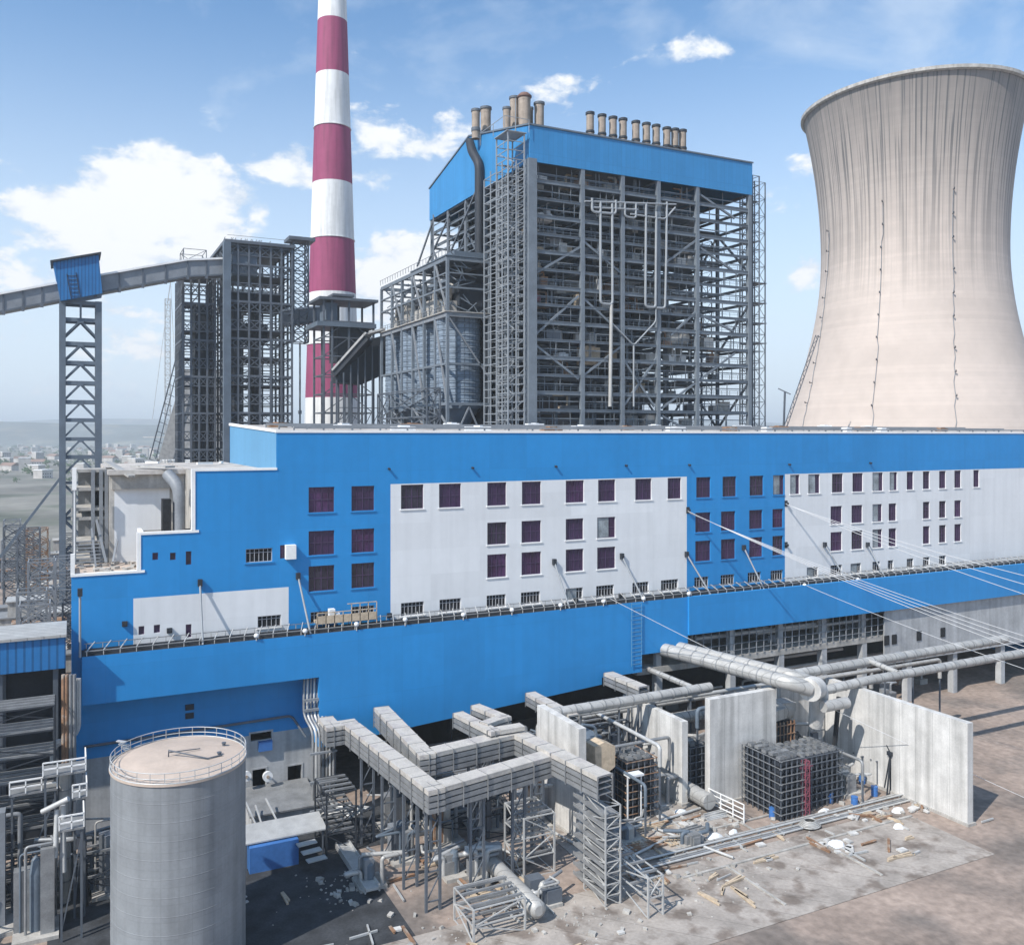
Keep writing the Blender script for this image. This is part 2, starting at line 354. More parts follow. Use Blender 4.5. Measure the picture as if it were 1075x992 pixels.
R4 = [(421,445),(461.5,484),(511,531),(547,567),(594,612),(626,644.5),(664,681),(694,712),(729,744),(756.6,771),(785,799),(809,822),(847,859),(872,884),(893,904),(916,924),(932,938),(952,959),(969,976),(986,993)]
PALE = {(1,14),(1,15),(1,18),(1,13),(1,19),(2,5),(2,12),(3,12),(4,4),(4,12),(4,14)}
wins = []
for rn, lst in ((1, R1), (2, R2), (3, R2), (4, R4)):
    for i, (a, c) in enumerate(lst):
        wins.append((XA(a, WY), XA(c, WY), rows[rn][1], rows[rn][0], 'bar' if rn == 4 else 'grid', (rn, i) in PALE))
def pxwin(x0, x1, y0, y1, kind='plain'):
    p = P(x0, y1, Y=WY); q = P(x1, y0, Y=WY); wins.append((p.x, q.x, p.z, q.z, kind, False))
pxwin(258, 286, 575, 591, 'bar'); pxwin(294, 300, 572, 586.5); pxwin(160, 166, 580, 588); pxwin(178.5, 184.5, 580, 588); pxwin(195, 201, 578.5, 593)
pxwin(270.5, 295, 645, 659.5, 'bar'); pxwin(145.5, 151.5, 657, 666.5); pxwin(161.5, 168, 655.5, 664.5); pxwin(195, 201, 655, 669.5)
pxwin(326, 351, 640.5, 655, 'bar'); pxwin(369, 393, 635, 649, 'bar')
WT = 48-6.6
pw = [(XA(410, WY), XA(721, WY), 20, WT), (XA(824, WY), XR-6, 20, WT), (XA(140, WY), XA(303, WY), 22.2, 48-19.45)]
def facade(bm, Yp, xs, zs, pred, holes, depth):
    xs = sorted(set(round(v, 4) for v in xs)); zs = sorted(set(round(v, 4) for v in zs))
    for i in range(len(xs)-1):
        for j in range(len(zs)-1):
            cx, cz = (xs[i]+xs[i+1])/2, (zs[j]+zs[j+1])/2
            mi = pred(cx, cz)
            if mi is None or any(h[0] < cx < h[1] and h[2] < cz < h[3] for h in holes): continue
            x0, x1, z0, z1 = xs[i], xs[i+1], zs[j], zs[j+1]
            bm.add([(x0,Yp,z0),(x1,Yp,z0),(x1,Yp,z1),(x0,Yp,z1)], [(0,1,2,3)], mi)
    for h in holes:
        x0, x1, z0, z1 = h[:4]; mi = pred((x0+x1)/2, (z0+z1)/2) or 0; D = Yp+depth
        bm.add([(x0,Yp,z0),(x0,D,z0),(x0,D,z1),(x0,Yp,z1)], [(0,3,2,1)], mi); bm.add([(x1,Yp,z0),(x1,D,z0),(x1,D,z1),(x1,Yp,z1)], [(0,1,2,3)], mi)
        bm.add([(x0,Yp,z1),(x1,Yp,z1),(x1,D,z1),(x0,D,z1)], [(0,1,2,3)], mi); bm.add([(x0,Yp,z0),(x1,Yp,z0),(x1,D,z0),(x0,D,z0)], [(0,3,2,1)], mi)
XRec = P(335, 711, Y=AY).x            # right end of the recess on the left
def pred(x, z):
    if z > HZ[3]: return None
    if x < hx[3] and z > HZ[2]: return None
    if x < hx[2] and z > HZ[1]: return None
    if x < hx[1] and z > HZ[0]: return None
    for k, p in enumerate(pw):
        if p[0] < x < p[1] and p[2] < z < p[3]: return 1
    if z < 10.2: return 2 if x < XRec+1 else None
    if z < 17: return 0 if x < XRec+1 else None
    return 0
door = []
for (x0, x1, y0, y1) in ((265, 279, 806, 843), (302, 316.5, 802, 828), (263, 285, 767, 778.5)):
    p = P(x0, y1, Y=WY); q = P(x1, y0, Y=WY); door.append((p.x, q.x, max(.3, p.z), q.z))
holes = [v[:4] for v in wins]+door
bm = B()
facade(bm, WY, hx+[XR, XRec+1]+[v for p in pw for v in p[:2]]+[v for h in holes for v in h[:2]],
       [0, 10.2, 17]+HZ+[v for p in pw for v in p[2:]]+[v for h in holes for v in h[2:4]], pred, holes, .35)
# ends and back of the masses
bm.prism([(WY+.02, 0), (145, 0), (145, 49.7), (WY+.02, HZ[3])], 'X', XR, XR+.3, 0)
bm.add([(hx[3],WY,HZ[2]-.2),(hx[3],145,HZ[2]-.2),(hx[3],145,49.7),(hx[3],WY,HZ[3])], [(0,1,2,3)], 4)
bm.add([(hx[0],WY,0),(hx[0],123,0),(hx[0],123,HZ[0]),(hx[0],WY,HZ[0])], [(0,1,2,3)], 0)
bm.add([(hx[2],WY,HZ[0]),(hx[2],121,HZ[0]),(hx[2],121,HZ[2]),(hx[2],WY,HZ[2])], [(0,1,2,3)], 3)
bm.add([(hx[1],WY,HZ[0]),(hx[1],115,HZ[0]),(hx[1],115,HZ[1]),(hx[1],WY,HZ[1])], [(0,1,2,3)], 1)
bm.add([(hx[1],115,HZ[0]),(hx[2],115,HZ[0]),(hx[2],115,HZ[1]),(hx[1],115,HZ[1])], [(0,1,2,3)], 3)
xb0 = XA(120, 121); bm.add([(xb0,145.3,0),(XR,145.3,0),(XR,145.3,49.7),(hx[3],145.3,49.7),(hx[3],145.3,HZ[2]-.8),(xb0,145.3,HZ[2]-.8),], [(0,1,2,3,4,5)], 0)
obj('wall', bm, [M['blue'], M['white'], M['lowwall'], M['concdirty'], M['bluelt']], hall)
# windows
for (x0, x1, z0, z1, kind, pale) in wins:
    fb = B(); D = WY+.28; t_ = .09
    fb.box(x0, x0+t_, D-.1, D, z0, z1); fb.box(x1-t_, x1, D-.1, D, z0, z1); fb.box(x0+t_, x1-t_, D-.1, D, z1-t_, z1); fb.box(x0+t_, x1-t_, D-.1, D, z0, z0+t_)
    if kind == 'grid':
        fb.box((x0+x1)/2-.04, (x0+x1)/2+.04, D-.09, D-.01, z0+t_, z1-t_); fb.box(x0+t_, x1-t_, D-.085, D-.015, (z0+z1)/2-.04, (z0+z1)/2+.04)
        for q in (.25, .75): fb.box(x0+(x1-x0)*q-.02, x0+(x1-x0)*q+.02, D-.08, D-.02, z0+t_, z1-t_)
    elif kind == 'bar':
        nb = max(3, int((x1-x0)/.5))
        for q in range(1, nb): xx = x0+(x1-x0)*q/nb; fb.box(xx-.035, xx+.035, D-.09, D-.01, z0+t_, z1-t_)
        fb.box(x0+t_, x1-t_, D-.085, D-.015, z0+(z1-z0)*.68, z0+(z1-z0)*.68+.06)
    wo = obj('window', fb, M['louv'] if kind == 'bar' else M['mull'], hall)
    pb = B(); pb.add([(x0,D+.01,z0),(x1,D+.01,z0),(x1,D+.01,z1),(x0,D+.01,z1)], [(0,1,2,3)])
    if pale: pb.add([(x0+.15,D-.12,z0+.1),(x1-(x1-x0)*.35,D-.12,z0+.1),(x1-(x1-x0)*.35,D-.12,z1-.1),(x0+.15,D-.12,z1-.1)], [(0,1,2,3)], 1)
    obj('pane', pb, [M['black'] if kind == 'bar' else M[random.choice(['pane', 'pane', 'pane_b', 'pane_c'])], M['panelt']], wo)
    if kind == 'grid' or kind == 'bar':
        sb = B(); sb.box(x0-.18, x1+.18, WY-.12, WY-.003, z0-.16, z0-.01); obj('sill', sb, M['coping'] if pred((x0+x1)/2, z0) == 1 else M['blue'], wo)
for (x0, x1, z0, z1) in door:
    db = B(); db.box(x0-.4, x1+.4, WY+.4, WY+6, z0-.2, z1+.5); 
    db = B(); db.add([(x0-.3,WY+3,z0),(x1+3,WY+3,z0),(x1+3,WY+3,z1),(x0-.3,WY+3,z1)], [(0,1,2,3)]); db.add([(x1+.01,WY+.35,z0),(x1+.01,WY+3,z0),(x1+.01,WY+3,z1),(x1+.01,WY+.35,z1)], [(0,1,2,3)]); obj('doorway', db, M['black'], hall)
    fb = B(); fb.box(x0-.2, x0, WY-.06, WY+.1, z0, z1+.2); fb.box(x1, x1+.2, WY-.06, WY+.1, z0, z1+.2); fb.box(x0, x1, WY-.06, WY+.1, z1, z1+.2); obj('door_frame', fb, M['lowwall'], hall)
# roofs
rb = B(); rb.prism([(WY+.5, 47.6), (145.2, 47.6), (145.2, 49.72), (WY+.5, 48.42)], 'X', hx[3]+.1, XR+.2)
obj('roof', rb, M['roof'], hall)
rb = B(); rb.box(hx[2]+.5, hx[3]-.02, WY+.5, 150, HZ[2]-.6, HZ[2]-.12); rb.box(XA(113, 121), hx[2]-.01, 119.6, 150, HZ[2]-.7, HZ[2]-.1)
obj('lower_roof', rb, M['roof'], hall)
rb = B(); rb.box(hx[0]+.4, hx[2]-.02, WY+.4, 121.2, HZ[0]-.6, HZ[0]-.15); rb.box(hx[1]+.4, hx[2]-.03, WY+.4, 114.7, HZ[1]-.5, HZ[1]-.12); obj('terrace', rb, M['tanktop'], hall)
cb = B()
def cope(x0, x1, z, w=.55, h=.28): cb.box(x0, x1, WY-.10, WY+w, z-.02, z+h)
cope(hx[0]-.1, hx[1]+.42, HZ[0]); cope(hx[1]-.1, hx[2]+.42, HZ[1]); cope(hx[2]-.1, hx[3]+.1, HZ[2]); cope(hx[3]-.1, XR+.4, HZ[3]-.05, .5, .30)
cb.box(hx[1]-.45, hx[1]-.003, WY-.08, WY+.6, HZ[0]+.29, HZ[1]+.27); cb.box(hx[2]-.45, hx[2]-.003, WY-.08, WY+.6, HZ[1]+.29, HZ[2]+.27)
cb.box(hx[0]-.1, hx[0]+.35, WY+.56, 118, HZ[0]-.02, HZ[0]+.5); cb.box(hx[0]-.1, hx[0]+.35, WY+.0, WY+.5, HZ[0]+.29, HZ[0]+2.6)
cb.box(hx[1]-.1, hx[1]+.35, WY+.61, 115, HZ[1]-.02, HZ[1]+.3)
obj('parapet', cb, M['coping'], hall)
eb = B(); eb.prism([(WY+.6, HZ[3]+.0), (145.3, 49.6), (145.3, 50.0), (WY+.6, HZ[3]+.28)], 'X', hx[3]-.15, hx[3]+.35); obj('end_coping', eb, M['coping'], hall)
# white rear wall of the stepped end with its beam and pier
wb = B(); x0, x1 = XA(120, 121), XA(178, 121)
wb.box(x0, x1, 121, 121.5, 20, 41.0, 0); wb.box(x0-.3, hx[2]-.05, 120.3, 121.6, 41.0, 42.9, 1); wb.box(x1, x1+3, 121.0, 121.5, 20, 41, 1); wb.box(x1+3, hx[2]-.03, 121.0, 121.5, 20, 31.5, 1)
wb.box(x0-.6, x0-.003, 121, 150, 0, 42.88, 1)
obj('rear_wall', wb, [M['white'], M['concdirty']], hall)
pb = B(); pb.tube([(hx[2]-1.6, 112.6, HZ[1]-.1), (hx[2]-1.6, 112.6, HZ[2]-2), (hx[2]-2.8, 114.5, HZ[2]-.5)], .75, 14, bend=1.5); obj('vent_duct', pb, M['steellt'], hall)
pb = B(); pb.box(hx[2]-3.6, hx[2]-2.6, 112.0, 114, HZ[1]-.1, HZ[2]-3.5); obj('dark_door', pb, M['black'], hall)
# projecting gallery (apron)
XG0 = P(86, 690, Y=AY).x; XS1 = XA(674, AY); XS2 = XA(722, AY)
ab = B(); GT = 23.0
def apr(x0, x1, z0, z1, Yf=AY, mi=0): ab.add([(x0,Yf,z0),(x1,Yf,z0),(x1,Yf,z1),(x0,Yf,z1)], [(0,1,2,3)], mi)
apr(XG0, XRec, 17.5, GT); 
x3 = XA(632, AY)
ab.add([(XRec,AY,8.6),(x3,AY,11.4),(x3,AY,GT),(XRec,AY,GT)], [(0,1,2,3)]); apr(x3, XS1, 12.4, GT); apr(XS1, XS2, 15.0, GT)
ab.box(XS2, XR+1, AY-.35, AY+.2, 17.15, GT+.05)
ab.add([(XG0,AY,17.5),(XRec,AY,17.5),(XRec,WY,17.5),(XG0,WY,17.5)], [(0,1,2,3)])
ab.add([(XRec,AY,8.6),(XRec,WY,8.6),(XRec,WY,17.5),(XRec,AY,17.5)], [(0,3,2,1)])
ab.add([(XG0,AY,17.5),(XG0,WY,17.5),(XG0,WY,GT),(XG0,AY,GT)], [(0,1,2,3)])
for (xa_, xb_, za_, zb3) in ((XRec, x3, 8.6, 11.4), (x3, XS1, 12.4, 12.4), (XS1, XS2, 15.0, 15.0)):
    ab.add([(xa_,WY,za_),(xb_,WY,zb3),(xb_,AY+.01,zb3),(xa_,AY+.01,za_)], [(0,1,2,3)])
ab.add([(XS1,AY,12.4),(XS1,WY,12.4),(XS1,WY,15.0),(XS1,AY,15.0)], [(0,1,2,3)])
obj('gallery_wall', ab, M['blue'], hall)
ab = B(); ab.box(XG0, XR, AY+.05, WY-.02, GT-.25, GT-.02); obj('gallery_roof', ab, M['gravel'], hall)
# small weep pipes high on the facade
for xp, yp in ((408,492),(495.6,491),(583,489.5),(656.6,488.5),(723,488),(828,487.5),(913,486)):
    p = P(xp, yp, Y=WY); q = B(); q.tube([(p.x, WY-.02, p.z), (p.x, WY-.45, p.z-.05)], .16, 8); obj('weep_pipe', q, M['steeldk'], hall)
p = P(303, 579, Y=WY); q = B(); q.box(p.x-.5, p.x+.8, WY-.8, WY-.01, p.z-.9, p.z+.9); obj('air_conditioner', q, M['coping'], hall)
for xp, yp in ((199,742),(199,751)):
    p = P(xp, yp, Y=WY); q = B(); q.box(p.x-.5, p.x+.5, WY-.12, WY-.005, p.z-.35, p.z+.35); [q.box(p.x-.5, p.x+.5, WY-.16, WY-.125, p.z-.33+k*.16, p.z-.27+k*.16) for k in range(4)]; obj('vent_grille', q, M['steeldk'], hall)
p = P(668, 645, Y=AY-.2); q = B()
for dx in (-.9, .9): q.bar((p.x+dx, AY-.25, 13.5), (p.x+dx, AY-.25, GT), .07)
for k in range(16): q.bar((p.x-.9, AY-.25, 13.8+k*.6), (p.x+.9, AY-.25, 13.8+k*.6), .07)
obj('wall_ladder', q, M['bluelt'], hall)
# open bays under the right part of the gallery
ib = B(); SZ = 12.6
ib.box(XS2-9, XR, 107.2, 128, SZ-.9, SZ); obj('mezzanine_slab', ib, M['concdirty'], hall)
ib = B(); ib.box(XS1-30, XR, 128, 128.4, 0, 22.4); ib.box(XS1-30, XS1-29.6, 110.1, 128, 0, 22.3); ib.box(XS1-29, XR, 110.2, 128, 22.4, 22.7); obj('inner_wall', ib, M['black'], hall)  # walls coloured black to hold the shade inside the bays
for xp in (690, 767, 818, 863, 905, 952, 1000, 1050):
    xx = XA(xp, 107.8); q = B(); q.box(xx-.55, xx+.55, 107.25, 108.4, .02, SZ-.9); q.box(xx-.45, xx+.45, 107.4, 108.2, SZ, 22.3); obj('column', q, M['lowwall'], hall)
q = B()
x = XS2+.5
while x < XA(925, 108):
    q.bar((x, 107.1, SZ), (x, 107.1, 17.2), .12); x += 1.55
for z in (13.6, 14.6, 15.9): q.bar((XS2, 107.12, z), (XA(925, 108), 107.12, z), .09)
obj('bay_railing', q, M['steellt'], hall)
q = B(); xx = XA(926, 107.4); q.box(xx, XR, 106.9, 107.15, 7.5, 17.1)
obj('bay_wall', q, M['lowwall'], hall)
for xp in (931, 939, 965, 990):
    c = P(xp, 697, Y=106.8); q = B(); q.box(c.x-.6, c.x+.6, 106.78, 106.88, 10.9, 12.6); obj('bay_window', q, M['black'], hall)
# machinery inside the open bays
for k in range(26):
    xx = random.uniform(XS2+1, 150); yy = random.uniform(112, 124); up = random.random() < .55; z0 = SZ if up else 0
    e = thing('plant_unit', 'grey plant unit with pipe standing inside the open bay', 'machine', (xx, yy, z0), 'machinery inside the open bays under the gallery')
    sz = random.uniform(1.2, 3.2); q = B(); q.rbox((xx, yy, z0+sz*.4), random.uniform(1.5, 4), 1.8, sz*.8); obj('casing', q, random.choice([M['galvdk'], M['concdirty'], M['steellt'], M['rust']]), e)
    q = B(); q.tube([(xx, yy-.3, z0+sz*.7), (xx, yy-.3, z0+sz+1), (xx+random.choice([-3, 3]), yy-.3, z0+sz+1)], .22, 8, bend=.5); obj('pipe', q, M['galv'], e)
for k, (xp, z) in enumerate(((800, 15.6), (870, 14.9), (905, 8), (850, 9.6))):
    q = B(); a = XA(xp-70, 109); q.tube([(a, 109.2+k, z), (a+26, 109.2+k, z)], .3, 10); solo('bay_pipe', q, M['galv'], f"{['upper front','upper rear','lower rear','lower front'][k]} horizontal pipe inside the open bays under the gallery", 'pipe', 'pipes in the open bays')

# ------------------------------------------------------------------ gallery roof: cable ladder, globe lamps, prop poles
cl = thing('cable_rack', 'long grey railed cable ladder lying on the projecting gallery roof', 'cable rack', (XG0, AY+1, GT))
q = B(); r1 = B(); r2 = B(); x = XG0+.5; i = 0
while x < XR-2:
    q.bar((x, AY+.15, GT), (x, AY+.15, GT+.55), .08); q.bar((x, AY+2.9, GT), (x, AY+2.9, GT+.8), .08)
    q.bar((x, AY+.15, GT+.55), (x+.9, AY+2.9, GT+.95), .10)
    x += 1.75; i += 1
obj('post', q, M['galv'], cl)
for (yy, z, r) in ((AY+.15, .55, .10), (AY+2.9, .8, .08)): r1.bar((XG0+.3, yy, GT+z), (XR-2, yy, GT+z), r)
obj('rail', r1, M['galvdk'], cl)
for j in range(7): r2.bar((XG0+.3, AY+.6+j*.33, GT+.18+.1*(j % 2)), (XR-2, AY+.6+j*.33, GT+.18+.1*(j % 2)), .13)
obj('cable_bundle', r2, M['steeldk'], cl)
gl = [(269,667),(320,662),(374,655),(425,650),(486,645),(537,640),(588,635),(633,631),(675,628),(722.6,623),(844,614),(900,608)]
for i, (xp, yp) in enumerate(gl):
    p = P(xp, yp, Y=AY+.1); e = thing('globe_lamp', f'white globe lamp on the gallery edge, {ORD[i]} from the left', 'lamp', (p.x, AY+.1, GT), 'globe lamps along the gallery edge')
    q = B(); q.tube([(p.x, AY-.02, GT-.1), (p.x, AY-.02, p.z-.3)], .08, 8); obj('stem', q, M['galv'], e)
    q = B(); q.lathe((p.x, AY-.02, p.z), [(.02+.3*math.sin(math.pi*k/8), -.3*math.cos(math.pi*k/8)) for k in range(9)], 14); obj('globe', q, M['tarp'], e)
pr = [((84,622),(84,690)),((210,612),(213,668)),((313,605),(326,660)),((582,590),(598,636)),((653,584),(676,632)),((721,582),(746,631)),((781,575),(802,622)),((866,572),(889,611)),((911,572),(929,607))]
for i, (a, c) in enumerate(pr):
    p = P(*a, Y=WY-.25); p2 = P(*c, Y=AY+.2); p2.z = GT+.02 if i else 22.6
    if i == 0: p.y = AY-.1; p = P(*a, Y=AY-.15); p2 = P(*c, Y=AY-.15)
    e = thing('prop_pole', f'white pole leaning from the hall wall to the gallery, {ORD[i]} from the left', 'pole', p2, 'white prop poles along the hall')
    q = B(); q.tube([p, p2], .13, 8); obj('pole', q, M['whitepipe'], e)
    q = B(); q.box(p.x-.26, p.x+.26, p.y-.25, p.y+(.22 if i else .3), p.z-.4, p.z+.45); obj('bracket_box', q, M['steeldk'], e)
for i, (xp, yp) in enumerate(((131,655),(178,662),(409,646),(605,630),(652,625))):   # small dark junction boxes
    p = P(xp, yp, Y=WY-.3); q = B(); q.box(p.x-.3, p.x+.3, WY-.4, WY-.02, p.z-.3, p.z+.3); q.box(p.x-.2, p.x+.2, WY-.46, WY-.402, p.z-.15, p.z+.15)
    solo('junction_box', q, M['steeldk'], f'small dark junction box low on the hall wall, {ORD[i]} from the left', 'electrical box', 'junction boxes on the hall wall')
# balcony scaffold by two low windows
e = thing('work_platform', 'beige timber work platform with railing below the dark square windows', 'platform', P(352, 660, Y=108.5))
q = B(); a = XA(331, 108.6); c = XA(393, 108.6); q.box(a, c, 107.6, 109.4, 23.9, 24.2); q.box(a, c, 107.6, 107.7, 24.2, 24.9); obj('deck', q, M['wood'], e)
q = B(); 
for k in range(8): xx = a+(c-a)*k/7; q.bar((xx, 107.65, 23.0), (xx, 107.65, 26.2 if k > 3 else 25.3), .1)
q.bar((a+(c-a)*.5, 107.65, 26.2), (c, 107.65, 26.2), .1); q.bar((a, 107.65, 25.3), (c, 107.65, 25.3), .1); obj('railing', q, M['wood'], e)
q = B(); q.box(XA(346,108), XA(352,108), 108, 108.8, 24.22, 25.6); q.box(XA(353,108), XA(357,108), 108, 108.8, 24.22, 25.0); solo('supply_bag', q, M['tarp'], 'pair of white sacks on the timber work platform', 'sack')

# ------------------------------------------------------------------ power lines from the wall to a gantry on the right
def line(p0, p1, sag, lab, r=.042):
    pts = []; p0 = Vector(p0); p1 = Vector(p1)
    for k in range(25): t = k/24; p = p0.lerp(p1, t); p.z -= sag*4*t*(1-t); pts.append(p)
    q = B(); q.tube(pts, r, 6); solo('power_line', q, M['cable'], lab, 'cable', 'overhead lines from the hall wall')
ge = [P(1230, 738, Y=60), P(1230, 730, Y=60), P(1230, 722, Y=60), P(1230, 714, Y=62)]
for i, p in enumerate(ge): line(P(722+i*.8, 536.5+i*.8, Y=WY-.3), p, 1.2, f'white overhead line from the panel edge, {ORD[i]} from below in its fan')
ge2 = [P(1230, 672, Y=64), P(1230, 655, Y=64), P(1230, 640, Y=64)]
for i, p in enumerate(ge2): line(P(825+i, 529+i*.6, Y=WY-.3), p, 1.0, f'white overhead line from the second white panel, {ORD[i]} from below')
for i, (a, c, yy) in enumerate((((640,628),(1230,905),58),((845,614),(1230,752),58))):
    line(P(*a, Y=AY), P(*c, Y=yy), .8, ['thin low line dropping from the gallery edge across the blue wall','thin line from the gallery lamp over the open bays','thin line from the gallery joint over the open bays'][i], .035)
for i, (xp, yp) in enumerate(((722,535.5),(825,528.5),(825,572))):
    p = P(xp, yp, Y=WY); q = B(); q.tube([(p.x, WY-.01, p.z), (p.x, WY-.5, p.z)], .22, 8); q.box(p.x-.3, p.x+.3, WY-.08, WY-.005, p.z-.5, p.z+.5)
    solo('wall_anchor', q, M['steeldk'], ['dark wall anchor holding the wide fan of lines','dark wall anchor at the second white panel','empty dark wall anchor below the second panel anchor'][i], 'wall anchor', 'wall anchors of the overhead lines')
gp = P(1230, 720, Y=61)
e = thing('line_gantry', 'steel lattice gantry at the right end of the overhead lines', 'gantry', (gp.x, gp.y, 0))
q = B(); q.lattice(gp.x-.8, gp.x+.8, 55, 56.5, 0, 36, 14, .25, .12); obj('mast', q, M['galv'], e)
q = B(); q.lattice(gp.x-.8, gp.x+.8, 68, 69.5, 0, 36, 14, .25, .12); obj('mast', q, M['galv'], e)
q = B()
for z in (16, 20, 24, 28): q.bar((gp.x, 55, z), (gp.x, 69, z), .4)
obj('cross_beam', q, M['galv'], e)

# ------------------------------------------------------------------ boiler house
BX0, BX1, BY0, BY1 = 82.9, 139.3, 150.0, 201.4
boi = thing('boiler_house', 'tall open steel boiler house topped by a blue clad gabled roof', 'boiler house', (BX0, BY0, 44))
q = B(); zt, zb = 109.4, 102.3; RY = 178.0; RZ = 116.0; t_ = .35
q.box(BX0-.5, BX1+.5, BY0-.5, BY0-.15, zb, zt)
q.box(BX0-.5, BX1+.5, BY1+.15, BY1+.5, zb, 110.3)
for xx in (BX0-.5, BX1+.15): q.prism([(BY0-.14, zb), (BY1+.14, zb), (BY1+.14, 110.2), (RY, RZ), (BY0-.14, zt)], 'X', xx, xx+.35)
obj('cladding', q, M['bluepan'], boi)
q = B(); q.prism([(BY0-.7, zt+.02), (RY, RZ+.05), (BY1+.7, 110.3), (BY1+.7, 110.6), (RY, RZ+.4), (BY0-.7, zt+.35)], 'X', BX0-.7, BX1+.7); obj('roof', q, M['steelbl'], boi)
cxs = [BX0]+[XA(v, BY0) for v in (611, 653, 690.6, 731.5)]+[BX1]
cys = [BY0, 160.5, 170.5, 180.5, 191, BY1]
for i, cx in enumerate(cxs):
    for j, cy in enumerate(cys):
        if 0 < i < 5 and j not in (0, 1, 2, 5): continue
        q = B(); wd = 1.9 if (i == 0 and j == 0) else (.85 if j == 0 else .65)
        q.box(cx-wd/2, cx+wd/2, cy-wd/2, cy+wd/2, 44, zb+.5); obj('column', q, M['beam'], boi)
levels = [49.5+3.52*k for k in range(16)]
for k, z in enumerate(levels):
    q = B(); front = .55 if k % 2 else .8
    if k != 15: q.ibeam((BX0, BY0, z), (BX1, BY0, z), .35, front)
    q.ibeam((BX0, BY0, z), (BX0, BY1, z), .35, .6); q.ibeam((BX1, BY0, z), (BX1, BY1, z), .35, .6)
    for cy in cys[1:]: q.bar((BX0, cy, z), (BX1, cy, z), .35, .5)
    for cx in cxs[1:-1]: q.bar((cx, BY0, z), (cx, BY1, z), .3, .45)
    obj('floor_beam', q, M['beam'], boi)
    if k < 15:
        q = B(); zz5 = z+1.9; rr5 = random.Random(k+40)
        for i in range(5):
            for j5 in range(3): xx5 = rr5.uniform(cxs[i]+1, cxs[i+1]-1); q.bar((xx5, BY0+1.0, z), (xx5, BY0+1.0, z+3.5), .14)
        q.bar((BX0-.1, BY0+1.05, zz5), (BX1, BY0+1.05, zz5), .16, .22); q.bar((BX0, BY0+.2, zz5), (BX0, BY1, zz5), .16, .23); obj('secondary_beam', q, M['beam'], boi)
    # walkway gratings
    if k < 15:
        q = B(); rnd = random.Random(k)
        for i in range(5):
            x0, x1 = cxs[i], cxs[i+1]
            if i < 4 or k < 6: q.box(x0+.6, x1-.6, BY0+1, BY0+rnd.choice([3, 5, 9]), z+.32, z+.40)
            if i >= 3: q.box(x0+.5, x1-.5, BY0+rnd.choice([9, 12, 14]), BY0+rnd.choice([22, 30, 44]), z+.32, z+.40)
        q.box(BX0+.6, BX0+rnd.choice([2.5, 5, 8]), BY0+10, BY1-8, z+.33, z+.41)
        # kicker and handrail
        for (x0, x1) in zip(cxs[:-1], cxs[1:]):
            if rnd.random() < .75:
                q.bar((x0+.6, BY0+.5, z+1.45), (x1-.6, BY0+.5, z+1.45), .08); q.bar((x0+.6, BY0+.5, z+.95), (x1-.6, BY0+.5, z+.95), .06)
                m_ = 6
                for s_ in range(m_+1): xx = x0+.6+(x1-x0-1.2)*s_/m_; q.bar((xx, BY0+.5, z+.4), (xx, BY0+.5, z+1.45), .07)
        obj('walkway', q, M['steelbl'], boi)
def dpx(a, c, Y): return P(*a, Y=Y), P(*c, Y=Y)
Z3 = lambda x, y: (x/2.61+430, y/2.61+80)
for (a, c) in [((342,710),(462,603)),((342,735),(462,830)),((476,820),(580,740)),((476,610),(575,700)),((580,770),(670,905)),((585,905),(678,770)),
               ((690,910),(890,760)),((790,650),(888,700)),((715,710),(785,645)),((478,455),(578,540)),((690,520),(785,450)),((795,325),(890,390)),((690,930),(770,975)),((795,470),(895,540)),((345,540),(465,470))]:
    p, c2 = dpx(Z3(*a), Z3(*c), BY0+.1); q = B(); q.bar(p, c2, .42); obj('brace', q, M['beam'], boi)
for j in range(5):
    for (z0, z1) in ((49.5, 60), (67.1, 77.6), (84.7, 95.2)):
        q = B(); y0, y1 = cys[j], cys[j+1]
        if (j+int(z0)) % 2: y0, y1 = y1, y0
        q.bar((BX0, y0, z0), (BX0, y1, z1), .4); obj('brace', q, M['steel'], boi)
        q = B(); q.bar((BX1, y0, z0), (BX1, y1, z1), .4); obj('brace', q, M['steel'], boi)
# furnace, back pass, hoppers hung inside
fx0, fx1 = cxs[1]+2, cxs[4]-3
q = B(); q.box(fx0, fx1, 166, 186, 58, 98); 
for z in range(60, 98, 3): q.box(fx0-.35, fx1+.35, 165.65, 186.35, z, z+.5)
for k in range(12): xx = fx0+1+(fx1-fx0-2)*k/11; q.box(xx-.12, xx+.12, 165.5, 165.9, 58, 98)
q.prism([(fx0, 57.9), (fx1, 57.9), ((fx0+fx1)/2+2, 48), ((fx0+fx1)/2-2, 48)], 'Y', 167, 185)
obj('furnace_casing', q, M['steeldk'], boi)
q = B(); q.box(fx0+1, fx1-1, 187, 199, 55, 96); 
for z in range(57, 96, 3): q.box(fx0+.7, fx1-.7, 186.7, 199.3, z, z+.4)
obj('back_pass', q, M['steeldk'], boi)
q = B(); q.box(BX0+1, BX1-18, 187, 187.4, 44, 101); q.box(BX1-18, BX1-1, 190, 190.4, 44, 74); obj('dark_backing', q, M['steeldk'], boi)  # dark sheets added to give the shade inside the boiler frame
q = B(); q.box(cxs[1]+1, cxs[3]+2, 158, 158.6, 78, 82.5); q.box(cxs[3]+4, cxs[4]-1, 159, 164, 74, 80); obj('duct_panel', q, M['galvdk'], boi)
